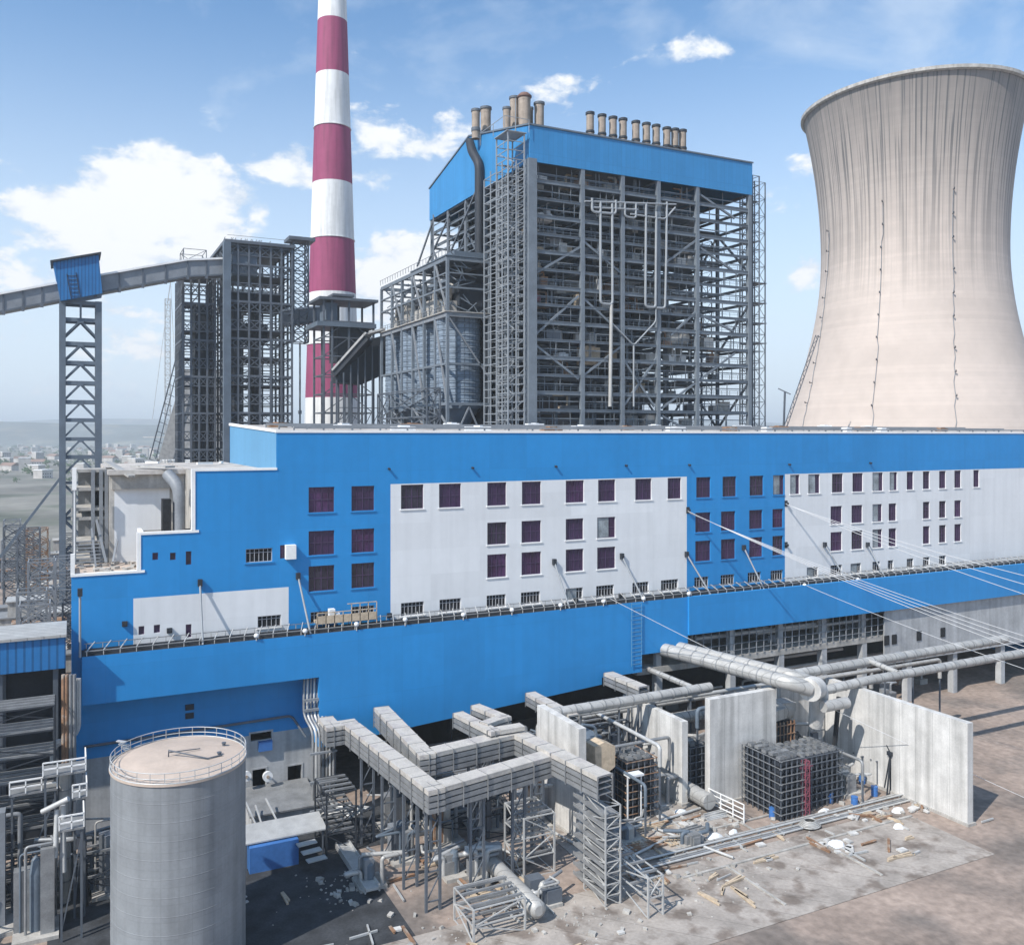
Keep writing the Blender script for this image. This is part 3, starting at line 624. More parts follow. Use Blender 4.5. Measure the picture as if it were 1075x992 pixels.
# big vertical pipe, downcomers
for (pts, r, m_) in [(((Z3(500,335)),(Z3(500,372)),(Z3(565,378)),(Z3(565,340))), .42, 'whitepipe'), ((Z3(523,345),Z3(523,623),Z3(556,626),Z3(555,350)), .42, 'whitepipe'),
    ((Z3(590,345),Z3(590,385),Z3(620,390),Z3(620,348)), .38, 'whitepipe'), ((Z3(648,350),Z3(646,632),Z3(674,634),Z3(676,372)), .42, 'whitepipe'),
    ((Z3(705,345),Z3(703,500),Z3(700,636),Z3(676,635)), .38, 'whitepipe'), ((Z3(605,378),Z3(700,392),Z3(728,360)), .3, 'whitepipe'), ((Z3(553,626),Z3(549,905)), .6, 'lag'), ((Z3(550,672),Z3(614,738),Z3(675,672),Z3(675,640)), .25, 'whitepipe'), ((Z3(614,738),Z3(614,905)), .3, 'whitepipe'),
    ((Z3(480,343),Z3(730,352)), .3, 'whitepipe'), ((Z3(500,360),Z3(625,366)), .3, 'whitepipe')]:
    q = B(); q.tube([P(*a, Y=BY0-.75) for a in pts], r*.62, 10, bend=.8); obj('steam_pipe', q, M[m_], boi)
c0, c1 = P(*Z3(697, 718), Y=153), P(*Z3(755, 718), Y=153)
q = B(); L_ = c1.x-c0.x; q.tube([c0+Vector((-.5,0,0)), c0, c0+Vector((.5,0,0)), c1-Vector((.5,0,0)), c1, c1+Vector((.5,0,0))], [.6, 1.5, 2, 2, 1.5, .6], 18)
q.box(c0.x+1.5, c0.x+2, 152.2, 153.8, c0.z-4, c0.z-1.5); q.box(c1.x-2, c1.x-1.5, 152.2, 153.8, c0.z-4, c0.z-1.5); solo('steam_drum', q, M['lag'], 'horizontal grey cylindrical vessel inside the boiler house frame', 'vessel')
for i, (x, y, wd, h, m_, lab) in enumerate([(490,768,50,42,'wood','tan crate block on a lower boiler house floor'),(415,770,26,16,'tarp','white wrapped load on a lower left boiler floor'),(352,478,18,10,'wood','small tan crate on an upper left boiler floor'),
      (427,478,22,12,'wood','tan crate with upright pipe on an upper boiler floor'),(365,390,36,18,'coping','pale crate near the blue cladding in the boiler frame'),(655,778,34,28,'lag','grey box left of the pale machine on a boiler floor'),(712,778,22,26,'coping','pale narrow machine under the horizontal vessel'),(740,780,20,22,'coping','pale square machine right of the narrow one under the vessel'),
      (355,285,28,12,'coping','pale box on the top boiler floor by the corner column'),(395,460,34,20,'steellt','grey fan housing on an upper boiler floor'),(345,610,14,14,'redpaint','small red box on a middle boiler floor by the corner column'),(495,720,20,24,'lag','narrow tan duct above the crate block'),(610,415,16,30,'lag','narrow grey duct between the white steam pipes')]):
    p = P(*Z3(x, y), Y=153.5); s_ = 154/903/2.61*1.22; q = B(); q.rbox(p, wd*s_*1.1, 2.2, h*s_*1.1); q.rbox(p+Vector((0,0,h*s_*.6)), wd*s_*.6, 1.5, .3)
    solo('stored_crate' if 'crate' in lab else 'floor_unit', q, M[m_], lab, 'crate' if 'crate' in lab else 'equipment', 'equipment on the boiler house floors')
rnd = random.Random(11)
for k in range(99):
    lv = rnd.randrange(0, 15); z = levels[lv]+.45; cx = rnd.uniform(BX0+2, BX1-14 if lv > 6 else BX1-2); cy = rnd.uniform(151.3, 158); q = B()
    sx, sy, sz = rnd.uniform(.8, 3.5), rnd.uniform(.8, 2), rnd.uniform(.6, 2.4)
    q.rbox((cx, cy, z+sz/2), sx, sy, sz); q.tube([(cx, cy, z+sz*.5), (cx, cy, z+3.0), (cx+rnd.uniform(-4, 4), cy, z+3.0)], rnd.uniform(.1, .25), 8, bend=.4)
    obj('floor_machinery', q, M[rnd.choice(['steel', 'galv', 'galvdk', 'steellt', 'rust', 'lag', 'lag', 'wood'])], boi)
q = B(); a = P(499, 147, X=BX0-.9)
q.tube([P(493.5, 149, X=BX0-.9), P(495, 158, X=BX0-1.6), P(503, 172, X=BX0-1.6), P(503, 268, X=BX0-1.6)], 1.0, 14, bend=1.5); obj('dark_duct', q, M['steeldk'], boi)
# steps between the gable side and bunker bay: raking struts
for (a, c) in (((438,280),(456,228)),((446,283),(472,226)),((470,272),(500,200)),((455,275),(455,226)),((470,270),(470,222)),((488,270),(488,214))):
    q = B(); q.bar(P(*a, X=BX0-3), P(*c, X=BX0-.5), .35); obj('raking_strut', q, M['steel'], boi)
# lattice stair towers
e = thing('stair_tower', 'slender lattice stair tower at the left corner of the boiler house', 'stair tower', (80, 150, 44))
q = B(); q.lattice(77.6, 81.2, 149.5, 154.5, 44, 107.5, 36, .24, .12, ''); q.lattice(78.0, 81.4, 155, 161, 44, 101, 34, .24, .12, '')
for (x, y) in ((79.4, 149.5), (77.6, 152), (81.2, 152), (78, 158)): q.bar((x, y, 44), (x, y, 102), .2)
for k in range(9): z = 46+6*k; q.bar((77.6, 149.5, z), (81.2, 149.5, z+3), .1); q.bar((77.6, 154.5, z), (77.6, 149.5, z+3), .1)
obj("lattice_frame", q, M["ladder"], e)
q = B()
for k in range(18):
    z = 46+3.3*k; q.box(78.3, 80.9, 153.6, 154.4, z, z+.1); s_ = 1 if k % 2 else -1
    q.bar((79.6, 154-3.2*s_, z), (79.6, 154+3.2*s_, z+3.3), .2, .14)
obj('stair_flight', q, M['ladder'], e)
q = B(); q.box(77.2, 81.6, 149.2, 154.8, 107.5, 107.65)
for (x, y) in ((76.6,149),(79,149),(82,149),(76.6,154),(76.6,160),(82,160)): q.bar((x, y, 107.7), (x, y, 110.2), .1)
q.bar((76.6,149,110.2),(82,149,110.2),.1); q.bar((76.6,149,110.2),(76.6,160,110.2),.1); q.bar((79,149,107.5),(79,149,114),.15); obj('top_platform', q, M['ladder'], e)
e = thing('stair_tower', 'tall thin scaffold tower against the right side of the boiler house', 'stair tower', (143, 152, 44))
q = B(); q.lattice(140.3, 142.3, 150, 154, 44, 107.0, 30, .22, .09, ''); q.lattice(142.8, 146, 152, 156, 44, 106.5, 16, .2, .08, 'Z')
q.lattice(141, 144, 168, 172, 44, 96, 14, .2, .08, 'Z'); obj('lattice_frame', q, M['steel'], e)
q = B()
for k in range(13):
    z = 46+4.6*k; q = B(); q.box(140.4, 142.2, 150.1, 153.9, z, z+.1); obj('landing', q, M['steel'], e)
    if k > 4 and k < 9: q = B(); q.box(142.5, 145.6, 151, 156, z+.12, z+.25); obj('landing', q, M['steel'], e)
# roof stacks
st = [(499.5,115,9,4),(510,113,11.5,6.5),(532,113,8.5,5),(540,102,10.5,7),(550.5,100,14,9),(557,113,6,4),(566,108,11,6)]
for i, (xp, yt, wd, hh) in enumerate(st):
    p = P(xp, yt, Y=172+(i % 2)*2.5); r = wd/903*197/2*.93; zroof = RZ-.25*abs(RY-p.y)-1
    lab = ['short slim tan stack at the far left of the boiler roof','wide dark tan stack second at the left of the boiler roof','short slim tan stack left of the paired tall stacks','tall tan stack just left of the domed one','tallest widest tan stack with rust red domed cap','small tan stack just right of the domed one','tan stack standing by the corner of the blue cladding'][i]
    e = thing('roof_stack', lab, 'exhaust stack', (p.x, p.y, zroof), 'large tan stacks at the left of the boiler roof')
    q = B(); q.lathe((p.x, p.y, 0), [(r*.98, zroof), (r*.98, p.z-1.4), (r, p.z-1.4), (r, p.z-.5)], 20); obj('barrel', q, M['stack'], e)
    q = B()
    if i == 4: q.lathe((p.x, p.y, p.z), [(r*1.0, -.9), (r*1.18, -.6), (r*1.18, -.3), (r*.7, .35), (.05, .6)], 20)
    else: q.lathe((p.x, p.y, p.z), [(r*1.0, -.6), (r*1.16, -.55), (r*1.16, -.05), (r*.9, 0), (r*.88, -.8), (.01, -.8)], 20)
    obj('cap', q, M['stacktop'] if i in (4,) else M['steel'], e)
    q = B(); q.lathe((p.x, p.y, zroof), [(r*1.08, 1.6), (r*1.12, 1.7), (r*1.12, 2.3), (r*1.08, 2.4)], 20); obj('collar', q, M['steel'], e)
st2 = [(619.5,118),(632,120.5),(643.5,122.8),(654,124.5),(667.5,127.3),(678.5,129.3),(688.8,131.3),(700,134),(708.5,135.3),(716.5,136.5)]
for i, (xp, yt) in enumerate(st2):
    p = P(xp, yt, Y=164); r = 4.5/903*190*.95; zroof = 112
    e = thing('roof_stack', f'slim tan stack in the right row on the boiler roof, {ORD[i]} from the left', 'exhaust stack', (p.x, p.y, zroof), 'row of slim stacks on the boiler roof')
    q = B(); q.lathe((p.x, p.y, 0), [(r*.95, zroof), (r*.95, p.z-.4)], 18); obj('barrel', q, M['stack'], e)
    q = B(); q.lathe((p.x, p.y, p.z), [(r*.95, -.7), (r*1.15, -.6), (r*1.15, -.1), (r*.92, 0), (r*.9, -.8), (.01, -.8)], 18); obj('cap', q, M['steeldk'], e)
    q = B(); q.lathe((p.x, p.y, p.z-4.6), [(r*1.02, -.2), (r*1.12, -.1), (r*1.12, .3), (r*1.02, .4)], 18); obj('collar', q, M['steeldk'], e)
q = B()
for k in range(30): x = XA(600, 158)+k*1.3; q.bar((x, 158, 110), (x, 158, 112.6), .08)
q.bar((XA(600,158), 158, 112.6), (XA(600,158)+38, 158, 112.6), .08); q.bar((XA(600,158), 158, 111.8), (XA(600,158)+38, 158, 111.8), .06)
solo('roof_railing', q, M['steeldk'], 'dark railing along the foot of the right row of stacks', 'railing')

# ------------------------------------------------------------------ bunker bay with silos
UX0, UX1, UY0, UY1 = 71.4, 81.2, 165.0, 207.0
bun = thing('bunker_bay', 'open steel bunker bay with platform roof left of the boiler house', 'steel building', (UX0, UY0, 40))
uy = [165, 171.5, 178, 185, 192, 199, 207]
for cy in uy:
    for cx in (UX0, UX1):
        q = B(); q.box(cx-.3, cx+.3, cy-.3, cy+.3, 40, 85); obj('column', q, M['beam'], bun)
for z, th, m_ in ((85, .8, 'beam'), (73.3, .9, 'steellt'), (54.6, .6, 'beam'), (63, .45, 'beam'), (79, .35, 'beam'), (82, .25, 'beam'), (50, .4, 'steel')):
    q = B(); q.bar((UX0, UY0, z), (UX0, UY1, z), .5, th); q.bar((UX0, UY0, z), (UX1, UY0, z), .5, th); q.bar((UX1, UY0, z), (UX1, UY1, z), .5, th); q.bar((UX0, UY1, z), (UX1, UY1, z), .5, th)
    for cy in uy[1:-1]: q.bar((UX0, cy, z), (UX1, cy, z), .35, .4)
    obj('floor_beam', q, M[m_], bun)
q = B(); q.box(UX0-.6, UX1+.2, UY0-.5, UY1+.5, 73.8, 74.0); obj('floor_deck', q, M['concdirty'], bun)
q = B(); q.box(UX1-.4, UX1-.1, UY0+.6, UY1-.5, 46, 84.5); q.box(UX0+3.5, UX1-.5, UY0+1.5, UY1-2, 74.1, 80.5); obj('dark_fill_casing', q, M['steeldk'], bun)  # dark casing; rear sheet added for the shade between the silos
q = B(); q.box(74.0, 79.5, UY0+1.8, UY1-1, 54.7, 73); obj('bin_casing', q, M['silo'], bun)
q = B(); rr5 = random.Random(8)
for k in range(60):
    yy = rr5.uniform(UY0, UY1-3); zz5 = rr5.uniform(74.5, 84); q.bar((UX0+rr5.uniform(0, 3), yy, zz5), (UX0+rr5.uniform(0, 3), yy+rr5.uniform(1, 6), zz5+rr5.uniform(-3, 3)), rr5.uniform(.12, .3))
    if k < 14: q.bar((UX0+rr5.uniform(0, 9), UY0+.4, zz5), (UX0+rr5.uniform(0, 9), UY0+.5, zz5+rr5.uniform(-4, 4)), .2)
obj('inner_steelwork', q, M['beam'], bun)
q = B(); q.box(UX0-.4, UX1+.2, UY0-.4, 186, 85.5, 85.7); q.box(UX0+2, UX1, UY0+1, UY0+9, 85.7, 87.0); obj('roof_deck', q, M['steelbl'], bun)
for j in range(6):
    y0, y1 = uy[j], uy[j+1]
    for (z0, z1) in ((54.6, 73.3), (50, 54.6), (74, 85)):
        if (j+int(z0)) % 2: continue
        q = B(); q.bar((UX0-.1, y0, z0), (UX0-.1, y1, z1), .35); obj('brace', q, M['steellt'], bun)
q = B(); q.bar((UX0, UY0-.1, 73), (UX1, UY0-.1, 60), .3); q.bar((UX0, UY0-.1, 44), (UX1/2+UX0/2, UY0-.1, 54), .3); q.bar((UX1, UY0-.1, 44), (UX1/2+UX0/2, UY0-.1, 54), .3); obj('brace', q, M['steellt'], bun)
q = B(); z = 74.0
for k in range(24): yy = UY0+k*1.8; q.bar((UX0-.5, yy, z), (UX0-.5, yy, z+1.2), .09)
q.bar((UX0-.5, UY0, z+1.2), (UX0-.5, UY1, z+1.2), .09); q.bar((UX0-.5, UY0, z+.6), (UX0-.5, UY1, z+.6), .07)
for k in range(24): yy = UY0+k*1.8; q.bar((UX0-.5, yy, 85.7), (UX0-.5, yy, 86.9), .09)
q.bar((UX0-.5, UY0, 86.9), (UX0-.5, UY1, 86.9), .09); obj('handrail', q, M['steellt'], bun)
q = B()
for k in range(5): yy = 168+k*8; q.box(UX0+1.5, UX1-1.5, yy, yy+4.5, 74.2, 74.2+[2.5,4,3,5,3][k]); q.tube([(UX0+2, yy, 80), (UX0+3, yy+4, 76), (UX0+5, yy+6, 74)], .7, 10)
obj('conveyor_drive', q, M['concdirty'], bun)
for i, cy in enumerate((170.6, 181.6, 192.6, 203.2)):
    e = thing('storage_silo', ['ribbed blue grey silo nearest the boiler house stair tower','second ribbed blue grey silo in the bunker bay','third ribbed blue grey silo in the bunker bay','farthest ribbed blue grey silo by the sloping conveyor'][i], 'silo', (76.3, cy, 47), 'silos in the bunker bay')
    pf = []; z = 54.2
    while z < 72.4: pf += [(5.05, z), (4.9, z+.12), (4.9, z+1.13), (5.05, z+1.25)]; z += 1.25
    q = B(); q.lathe((76.3, cy, 0), pf, 40); obj('shell', q, M['silo'], e)
    q = B(); q.lathe((76.3, cy, 0), [(4.9, 54.2), (1.0, 47.5), (1.0, 45)], 24); obj('hopper', q, M['steelbl'], e)
    q = B(); q.lathe((76.3, cy, 0), [(5.3, 53.7), (5.3, 54.6), (5.0, 54.6)], 30); obj('ring_beam', q, M['steelbl'], e)
# lower frames in front of boiler at the roof line
q = B(); q.lattice(68, 71, 168, 200, 40, 58, 3, .3, .2); solo('support_frame', q, M['steel'], 'low grey cross braced frame at the foot of the bunker bay', 'steel frame')

# transfer tower left of the bay, with the sloping conveyor
TX0, TX1 = XA(340, 222), XA(392, 222)
e = thing('transfer_tower', 'open steel transfer tower with flat platform roof in front of the chimney', 'steel tower', (TX0, 222, 30))
zt2 = P(360, 316, Y=222).z; q = B()
for cx in (TX0, TX0+2.2, (TX0+TX1)/2, TX1):
    for cy in (222, 232): q.bar((cx, cy, 30), (cx, cy, zt2), .5)
obj('leg', q, M['steel'], e)
q = B(); zz_ = [44, 49, 54, 59, 64, 69, 74, zt2-5.5]
for k, z in enumerate(zz_):
    for cy in (222, 232): q.bar((TX0, cy, z), (TX1, cy, z), .3)
    q.bar((TX0, 222, z), (TX0, 232, z), .3); q.bar((TX1, 222, z), (TX1, 232, z), .3)
    if k < 7: q.bar((TX0, 222, z), ((TX0+TX1)/2, 222, zz_[k+1]), .22); q.bar(((TX0+TX1)/2, 222, zz_[k+1]), (TX1, 222, z), .22)
obj('bracing', q, M['steel'], e)
q = B(); q.box(TX0-1.5, TX1+1, 220.8, 233, zt2, zt2+.7); q.box(TX0+3, TX0+9, 224, 230, zt2+1.6, zt2+2.2); q.bar((TX0+4,225,zt2),(TX0+4,225,zt2+2),.2); q.bar((TX0+8,225,zt2),(TX0+8,225,zt2+2),.2); obj('roof_deck', q, M['steel'], e)
q = B(); q.box(TX0-2, TX1+.5, 221, 233, zt2-7, zt2-5.8); q.box(TX0+.8, TX0+3.8, 222.5, 229, zt2-5.7, zt2-.6); obj('floor_deck', q, M['steelbl'], e)
q = B(); q.box(TX0+4, TX1-1, 223, 231, zt2-16, zt2-7.1); obj('chute', q, M['steeldk'], e)
a0, a1, a2 = P(352, 394, X=71), P(386, 355, X=70.8), P(470, 331, X=70.8)
a0 = P(352, 394, Y=214); a1 = P(387, 355, Y=209)
e = thing('inclined_conveyor', 'dark sloping covered conveyor dropping from the bunker bay end', 'conveyor', a0)
q = B(); q.bar(a0, a1, 4.5, 1.6)
hp = [P(x, y, Y=214) for x, y in ((353,395),(386,357),(414,349),(414,372),(405,392),(378,404),(353,402))]; q.prism([(v.x, v.z) for v in hp[::-1]], 'Y', 212.5, 217); obj('casing', q, M['steeldk'], e)
up = Vector((0, 0, 1.1)); q = B(); q.bar(a0+up, a1+up, 5.4, .5); q.bar(a1+up, Vector((72.5, 208, a1.z+2.2)), 5.4, .5); obj('roof_sheet', q, M['lag'], e)
q = B()
for k in range(9):
    xp = 352+k*7.5; t = min(1, k/4.6); top = a0.lerp(a1, t).z-1.5; xx = XA(xp, 212)
    for yy in (211, 216): q.bar((xx, yy, 30), (xx, yy, top), .3)
    for z in (46, 50.5, 55):
        if z < top: q.bar((xx, 211, z), (xx+2.3, 211, z), .2)
    q.bar((xx, 211, 46), (xx+2.3, 211, 50.5), .16); q.bar((xx+2.3, 211, 46), (xx, 211, 50.5), .16); q.bar((xx, 211, 50.5), (xx+2.3, 211, 55), .16)
obj('trestle', q, M['steel'], e)


# ------------------------------------------------------------------ chimney
F_C = 300.0; cc = P(349, CY, f=F_C); e = thing('chimney', 'very tall tapering chimney with dark pink and white bands', 'chimney', (cc.x, cc.y, 0))
def crad(y): return (58-(446-y)*(58-32.7)/(446-42))/2/FPX*F_C
ys = [590, 534, 475.5, 417, 360, 305, 247, 187, 127, 70, 12, -46, -75]
q = B(); prof = []; 
for i, y in enumerate(ys):
    z = CH+(CY-y)/FPX*(F_C-8); prof.append((crad(y), max(z, -1)))
q.lathe((cc.x, cc.y, 0), prof, 48, midx=lambda i: 1 if i % 2 == 0 else 0)
zt = prof[-1][1]; q.lathe((cc.x, cc.y, 0), [(prof[-1][0], zt), (prof[-1][0]-.8, zt), (prof[-1][0]-.8, zt-6)], 48, 1)
obj('shaft', q, [M['red'], M['chwhite']], e)
# order of colours: 360-417 red
q = B()
for z in (prof[4][1], prof[6][1], prof[8][1]):
    r = crad(457-(z-48)*903/292)
    q.lathe((cc.x, cc.y, z), [(r, -.2), (r+.25, -.15), (r+.25, .1), (r, .15)], 40)
obj('band_ring', q, M['chwhite'], e)

# ------------------------------------------------------------------ cooling tower
f0, r0, Rt, a1_, a2_, zth, ztop = 346.23, 177.07, 33.79, 88.04, 68.55, 72.67, 131.57
tcx = CS*r0+SN*f0; tcy = -SN*r0+CS*f0
ct = thing('cooling_tower', 'huge pale concrete hyperbolic cooling tower streaked dark below its rim', 'cooling tower', (tcx, tcy, 0))
def TR(z): zr = z-CH-zth; return Rt*math.sqrt(1+(zr/(a1_ if zr > 0 else a2_))**2)
q = B(); prof = [(TR(z), z) for z in [8+(CH+ztop-8)*k/60 for k in range(61)]]; zt = CH+ztop
q.lathe((tcx, tcy, 0), prof, 128); rt_ = TR(zt)
obj('shell', q, M['tower'], ct)
q = B(); q.lathe((tcx, tcy, 0), [(rt_-.02, zt-1.6), (rt_+1.0, zt-1.2), (rt_+1.0, zt), (rt_-1.2, zt), (rt_-1.2, zt-2)], 128); q.lathe((tcx, tcy, 0), [(r-.8, z) for r, z in prof], 96); obj('rim', q, M['concdirty'], ct)
q = B(); 
for k in range(60):
    a = 2*math.pi*k/60; rb_ = TR(8); q.bar((tcx+rb_*math.cos(a), tcy+rb_*math.sin(a), 8), (tcx+(rb_+4)*math.cos(a+.05), tcy+(rb_+4)*math.sin(a+.05), 0), 1.0); q.bar((tcx+rb_*math.cos(a), tcy+rb_*math.sin(a), 8), (tcx+(rb_+4)*math.cos(a-.05), tcy+(rb_+4)*math.sin(a-.05), 0), 1.0)
obj('base_columns', q, M['conc'], ct)
# cable runs with lamps on the shell: find the azimuth at which the shell shows at given pixels
def shell_az(xp, z):
    best = None
    base = math.atan2(-tcy, -tcx)
    for k in range(-90, 91):
        a = base+R(k); r = TR(z); x = tcx+r*math.cos(a); y = tcy+r*math.sin(a); ff = SN*x+CS*y; rr = CS*x-SN*y
        d = abs(CX+FPX*rr/ff-xp); 
        if best is None or d < best[0]: best = (d, a)
    return best[1]
for (xa, ya, xb, yb, nL) in ((871, 222, 842, 452, 10), (927, 206, 915, 452, 11), (1000, 200, 1003, 452, 10)):
    q = B(); lamps = []; pts = []
    for k in range(31):
        yp = ya+(yb-ya)*k/30; xp = xa+(xb-xa)*(k/30)**1.7; z = CH+(CY-yp)/FPX*(f0-35); a = shell_az(xp, z); r = TR(z)+.25
        pts.append(Vector((tcx+r*math.cos(a), tcy+r*math.sin(a), z)))
    q.tube(pts, .12, 6); obj('cable_run', q, M['steellt'], ct)
    q = B()
    for k in range(nL):
        p = pts[int(k*30/(nL-1))]; d = Vector((tcx, tcy, p.z))-p; d.normalize(); q.bar(p+Vector((0,0,.5)), p-d*.9+Vector((0,0,.5)), .3, .25); q.bar(p-d*.9+Vector((0,0,.3)), p-d*.9+Vector((0,0,1.1)), .25)
    obj('lamp_bracket', q, M['steeldk'], ct)
e = thing('tower_crane', 'thin derrick boom leaning against the foot of the cooling tower', 'crane', P(818, 470, f=300))
q = B(); p0 = P(817, 470, f=296); p1 = P(858, 352, f=296)
for dx in (-.7, .7): q.bar(p0+Vector((dx,0,0)), p1+Vector((dx,0,0)), .22)
for k in range(24): a = p0.lerp(p1, k/24); c = p0.lerp(p1, (k+1)/24); s_ = 1 if k % 2 else -1; q.bar(a+Vector((.7*s_,0,0)), c-Vector((.7*s_,0,0)), .14)
q.bar(P(817,408,f=296), P(830,414,f=296), .3); q.bar(P(824,411,f=296), P(822,470,f=296), .5); obj('boom', q, M['steel'], e)

# ------------------------------------------------------------------ conveyor, coal tower
GY = 238.0
e = thing('coal_tower', 'dense dark steel coal tower where the covered conveyor ends', 'steel tower', (37.9, 236, 0))
for (x0, x1, y0, y1, zt_, nm, m_) in ((37.9, 55.4, 236, 262, 99.5, 5, 'steel'), (27.7, 36.2, 245, 262, 92, 3, 'steel')):
    nx = 6 if nm == 5 else 4; ny = 5
    for i in range(nx+1):
        for j in range(ny+1):
            if 0 < i < nx and 0 < j < ny: continue
            x = x0+(x1-x0)*i/nx; y = y0+(y1-y0)*j/ny; q = B(); wd = 1.9 if (i == 0 and j == 0 and nm == 5) else .5
            q.box(x-wd/2, x+wd/2, y-wd/2, y+wd/2, 0, zt_); obj('column', q, M['steelbl' if wd > 1 else m_], e)
    k = 0; z = 24
    while z < zt_:
        q = B(); t_ = .55 if k % 4 == 0 else .24
        for y in (y0, (y0+y1)/2, y1): q.bar((x0, y, z), (x1, y, z), t_)
        for x in (x0, (x0+x1)/2, x1): q.bar((x, y0, z), (x, y1, z), t_)
        if k % 3 == 0: q.box(x0+.3, x1-.3, y0+4, y1-4, z+.2, z+.4)
        if k % 2 == 1:
            for i in range(nx):
                a = x0+(x1-x0)*i/nx; c = x0+(x1-x0)*(i+1)/nx; q.bar((a, y0-.05, z), (c, y0-.05, z+2.5), .18); q.bar((c, y0-.05, z), (a, y0-.05, z+2.5), .18)
            for i in range(ny):
                a = y0+(y1-y0)*i/ny; c = y0+(y1-y0)*(i+1)/ny; q.bar((x0-.05, a, z), (x0-.05, c, z+2.5), .18)
        obj('floor_frame', q, M[m_], e); z += 2.5; k += 1
q = B(); q.box(37.2, 56.2, 235.2, 262.6, 99.5, 100.3); obj('roof', q, M['steel'], e)
q = B(); q.box(39.5, 46, 236.4, 250, 91, 97.5); obj('upper_cladding', q, M['steelbl'], e)
q = B(); q.box(39, 54, 244, 258, 84, 88); q.box(40, 50, 242, 254, 74, 79); q.box(31.5, 34.5, 250, 258, 20, 84); obj('chute', q, M['steeldk'], e)
q = B(); q.box(41, 43, 243, 256, 24, 84); q.box(46.5, 48, 243, 250, 24, 84); obj('inner_duct', q, M['steeldk'], e)
q = B()
for k in range(14): a = 38+random.random()*17; q.bar((a, 238+random.random()*15, 100.3), (a, 240, 101.8), .15)
q.bar((38, 236, 101.6), (55, 236, 101.6), .1); obj('roof_rail', q, M['steellt'], e)
e = thing('hoist_tower', 'narrow lattice hoist mast with flat cap right of the coal tower', 'mast', (57, 238, 0))
q = B(); q.lattice(56.4, 60.5, 238, 242, 74, 102.3, 10, .35, .2, 'X'); obj('lattice_frame', q, M['steel'], e)
q = B(); q.box(54.8, 62.2, 236.8, 243.2, 102.3, 103.2); obj('cap', q, M['steel'], e)
q = B(); q.box(58.4, 58.8, 239.8, 240.2, 50, 74); q.box(58.2, 59.0, 239.6, 240.4, 54, 55); obj('hanging_chain', q, M['steellt'], e)
# railed top at the left of the coal tower
q = B(); q.lattice(28, 34, 246, 254, 92, 99, 2, .2, .12, 'Z'); solo('platform_cage', q, M['steel'], 'small railed cage above the conveyor end at the coal tower', 'platform')
def gal(pts, y0, y1, h, name, lab, legs=True):
    e = thing(name, lab, 'conveyor', (pts[0][0], y0, pts[0][1]))
    q = B(); pl = [(x, z) for x, z in pts]+[(x, z-h) for x, z in pts[::-1]]; 
    for (a, c) in zip(pts[:-1], pts[1:]): q.prism([(a[0], a[1]-h), (c[0], c[1]-h), (c[0], c[1]), (a[0], a[1])], 'Y', y0, y1)
    obj('casing', q, M['steellt'], e)
    q = B()
    for (a, c) in zip(pts[:-1], pts[1:]): q.prism([(a[0], a[1]+.01), (c[0], c[1]+.01), (c[0], c[1]+.5), (a[0], a[1]+.5)], 'Y', y0-.5, y1+.5)
    obj('roof', q, M['coping'], e)
    q = B()
    for (a, c) in zip(pts[:-1], pts[1:]):
        nseg = max(1, int((c[0]-a[0])/4.2))
        for k in range(nseg):
            t = k/nseg; x = a[0]+(c[0]-a[0])*t; z = a[1]+(c[1]-a[1])*t; q.box(x-.18, x+.18, y0-.22, y0-.01, z-h, z); q.box(x-.35, x+.35, y0-.3, y0+.5, z-h-.7, z-h-.01)
        q.bar((a[0], y0-.15, a[1]-h+.2), (c[0], y0-.15, c[1]-h+.2), .3, .45)
    obj('stiffener', q, M['steel'], e)
def gz(xp, yp): p = P(xp, yp, Y=GY); return (p.x, p.z)
gal([gz(-60, 321), gz(44, 301.5), gz(100, 291), gz(150, 282), gz(197, 274), gz(236, 272.5)], GY, GY+4.5, 4.3, 'conveyor_gallery', 'long grey covered conveyor climbing to the coal tower on the left')
p0, p1 = P(296, 327, Y=240), P(345, 321, Y=240)
gal([(p0.x, p0.z), (p1.x+1, p1.z)], 240, 244, 4.2, 'conveyor_gallery', 'short grey covered bridge crossing in front of the banded chimney')
p = [P(*a, Y=GY-2) for a in ((55.5,275.5),(103.5,267.5),(107.5,308),(63.5,316))]
e = thing('transfer_house', 'blue clad transfer house leaning on top of the trestle tower', 'building', (p[3].x, GY-2, p[3].z))
q = B(); q.prism([(v.x, v.z) for v in p[::-1]], 'Y', GY-2, GY+6.5); obj('cladding', q, M['blueshed'], e)
q = B(); d = (p[1]-p[0]).normalized(); a = p[0]-d*.6; c = p[1]+d*.6; q.prism([(a.x, a.z+.02), (c.x, c.z+.02), (c.x, c.z+.5), (a.x, a.z+.5)], 'Y', GY-2.6, GY+7); obj('roof', q, M['steeldk'], e)
q = B(); 
for t in (.3, .5): v = p[0].lerp(p[1], t)+Vector((0,0,-3.5)); q.bar(v+Vector((0,-.1,0)), v+Vector((1,-.1,-6)), .15)
for k in range(6): v = p[0].lerp(p[1], .32)+Vector((.2*k,-.1,-4-k)); q.bar(v, v+Vector((2,0,.2)), .1)
obj('ladder', q, M['steeldk'], e)
e = thing('trestle_tower', 'tall blue grey steel trestle with stacked chevron bracing under the transfer house', 'trestle', (XA(68, GY), GY, 0))
lx0, lx1 = XA(65.5, GY), XA(103.5, GY); zT = P(85, 316, Y=GY).z
for x in (lx0, lx1):
    for y in (GY, GY+5): q = B(); q.box(x-.75, x+.75, y-.75, y+.75, -.1, zT); obj('leg', q, M['steelbl'], e)
k = 0
